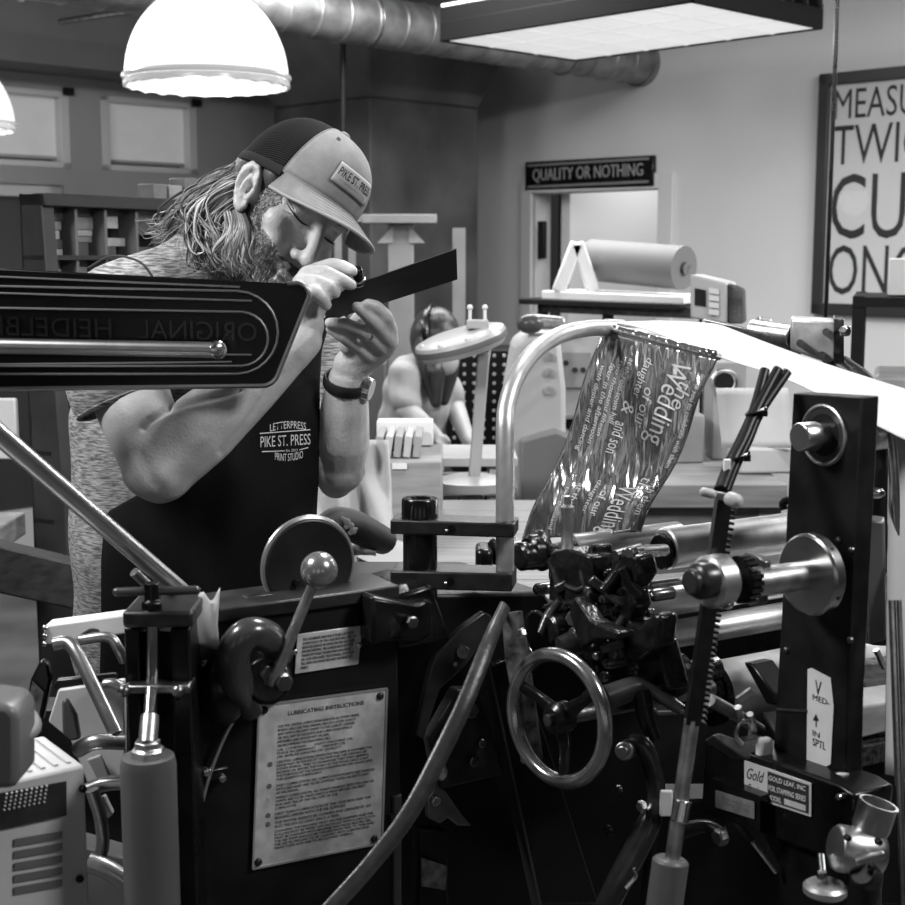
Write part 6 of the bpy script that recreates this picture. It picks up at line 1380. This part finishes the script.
# ---- card and loupe
o = MB().prism([P(328, 294, 1.788), P(456.5, 249, 1.79), P(457.5, 279.5, 1.83), P(335, 319, 1.83)], V((.0, .0011, .0011))).build('black_card', mat('black_card_stock', .014, .6, 0, .2, 60)); tag(o, 'stiff black card tilted up and held in both hands of the man', 'card')
lo = thing('loupe', P(357, 282, 1.80), 'tiny dark folding loupe with a bright metal ring pinched over the black card', 'loupe')
l0, l1 = P(358, 284, 1.795), P(356, 270, 1.785)
MB().lathe(l0, l1-l0, [(.006, 0), (.0098, 0), (.0098, .3), (.0085, .35), (.0085, 1.0), (.007, 1.1), (0, 1.1)], 24, True).build('barrel', BLK, lo)
MB().torus(l0.lerp(l1, .32), l1-l0, .0096, .0014, 28, 8).build('metal_ring', STEEL, lo)
MB().torus(l0.lerp(l1, .05), l1-l0, .0092, .0012, 28, 8).build('base_ring', STEEL, lo)
# ------------------------------------------------------------------ second person
m = MB(); hd = P(438, 343, 4.6)
m.sph(hd, .085, (.88, 1.0, 1.18)); m.sph(hd+V((.02, -.055, -.055)), .05); m.sph(hd+V((.025, -.09, -.03)), .014); m.cap(hd-Z*.06, P(420, 372, 4.64), .05, .052)
for s in (-1, 1): m.sph(hd+V((s*.075, 0, -.01)), .02, (.4, .8, 1.3))
sR, sL = P(404, 378, 4.52), P(440, 376, 4.76)
m.chain([P(418, 372, 4.64), sR], [.06, .05]); m.chain([P(424, 372, 4.64), sL], [.06, .05])
tor = PL([(418, 385, 4.64), (412, 430, 4.68), (408, 480, 4.72)]); m.chain(tor, [.10, .105, .11])
eR, wR = P(407, 410, 4.45), P(436, 436, 4.40); m.chain([sR, eR, P(420, 422, 4.42), wR], [.042, .036, .034, .023])
kn = PL([(440, 436, 4.385), (442, 438, 4.395), (442, 441, 4.405), (440, 444, 4.415)])
for k in kn: m.cap(wR, k, .014, .0095, 10)
for k, e in zip(kn, PL([(449, 441, 4.37), (450, 444, 4.38), (449, 447, 4.39), (446, 449, 4.40)])): m.chain([k, k.lerp(e, .55)+Z*.006, e], [.0095, .0085, .007], 10)
m.chain([wR, P(440, 444, 4.37), P(446, 448, 4.365)], [.013, .01, .008], 10)
eL, wL = P(455, 408, 4.70), P(468, 440, 4.55); m.chain([sL, eL, wL, P(474, 446, 4.5)], [.042, .036, .024, .018])
for s in (-1, 1):
    b0 = tor[2]+V((s*.08, 0, -.03)); m.chain([b0, V((b0.x, b0.y, .5)), V((b0.x, b0.y+.02, .08)), V((b0.x+.06, b0.y-.12, .045))], [.085, .06, .04, .035])
pm = remesh(m, .006, 3); pm.materials.append(mat('skin_far', .42, .5)); w2 = link(pm, 'person'); tag(w2, 'person with dark hair in a pale shirt bending over the table behind the magnifier lamp', 'person')
mb = MB(); mb.chain([P(418, 374, 4.64), sR], [.066, .058]); mb.chain([P(424, 374, 4.64), sL], [.066, .058]); mb.chain(tor, [.112, .118, .122]); mb.chain([sR, sR.lerp(eR, .75)], [.056, .05]); mb.chain([sL, sL.lerp(eL, .75)], [.056, .05])
s2 = remesh(mb, .007, 3); c2, n2 = getco(s2); setco(s2, c2+n2*(np.sin(c2[:, 2]*60+c2[:, 0]*25)*.004)[:, None]); s2.materials.append(mat('pale_shirt', .34, .85, 0, .12, 20)); link(s2, 'shirt', w2)
mb = MB(); mb.sph(hd+V((-.008, .012, .014)), .093, (.93, 1.02, 1.15)); mb.chain([hd+V((-.03, -.05, -.02)), P(432, 372, 4.52), P(436, 402, 4.50)], [.05, .045, .02]); mb.chain([hd+V((.03, .02, -.02)), P(446, 375, 4.58), P(444, 400, 4.56)], [.05, .04, .02])
h2 = remesh(mb, .006, 3); h2.materials.append(mat('dark_glossy_hair', .03, .3, 0, .6, 20, .4, 60, (4, 4, .4))); link(h2, 'hair', w2)
mb = MB(); mb.torus(hd+V((-.005, 0, .02)), V((.9, -.3, .2)), .104, .006, 40, 8, 2); mb.build('hair_band', BLK, w2)
mb = MB()
for s in (-1, 1):
    b0 = tor[2]+V((s*.08, 0, -.03)); mb.chain([b0, V((b0.x, b0.y, .5)), V((b0.x, b0.y+.02, .1))], [.098, .075, .06])
t2 = remesh(mb, .008, 3); t2.materials.append(mat('dark_denim', .02, .85)); link(t2, 'trousers', w2)
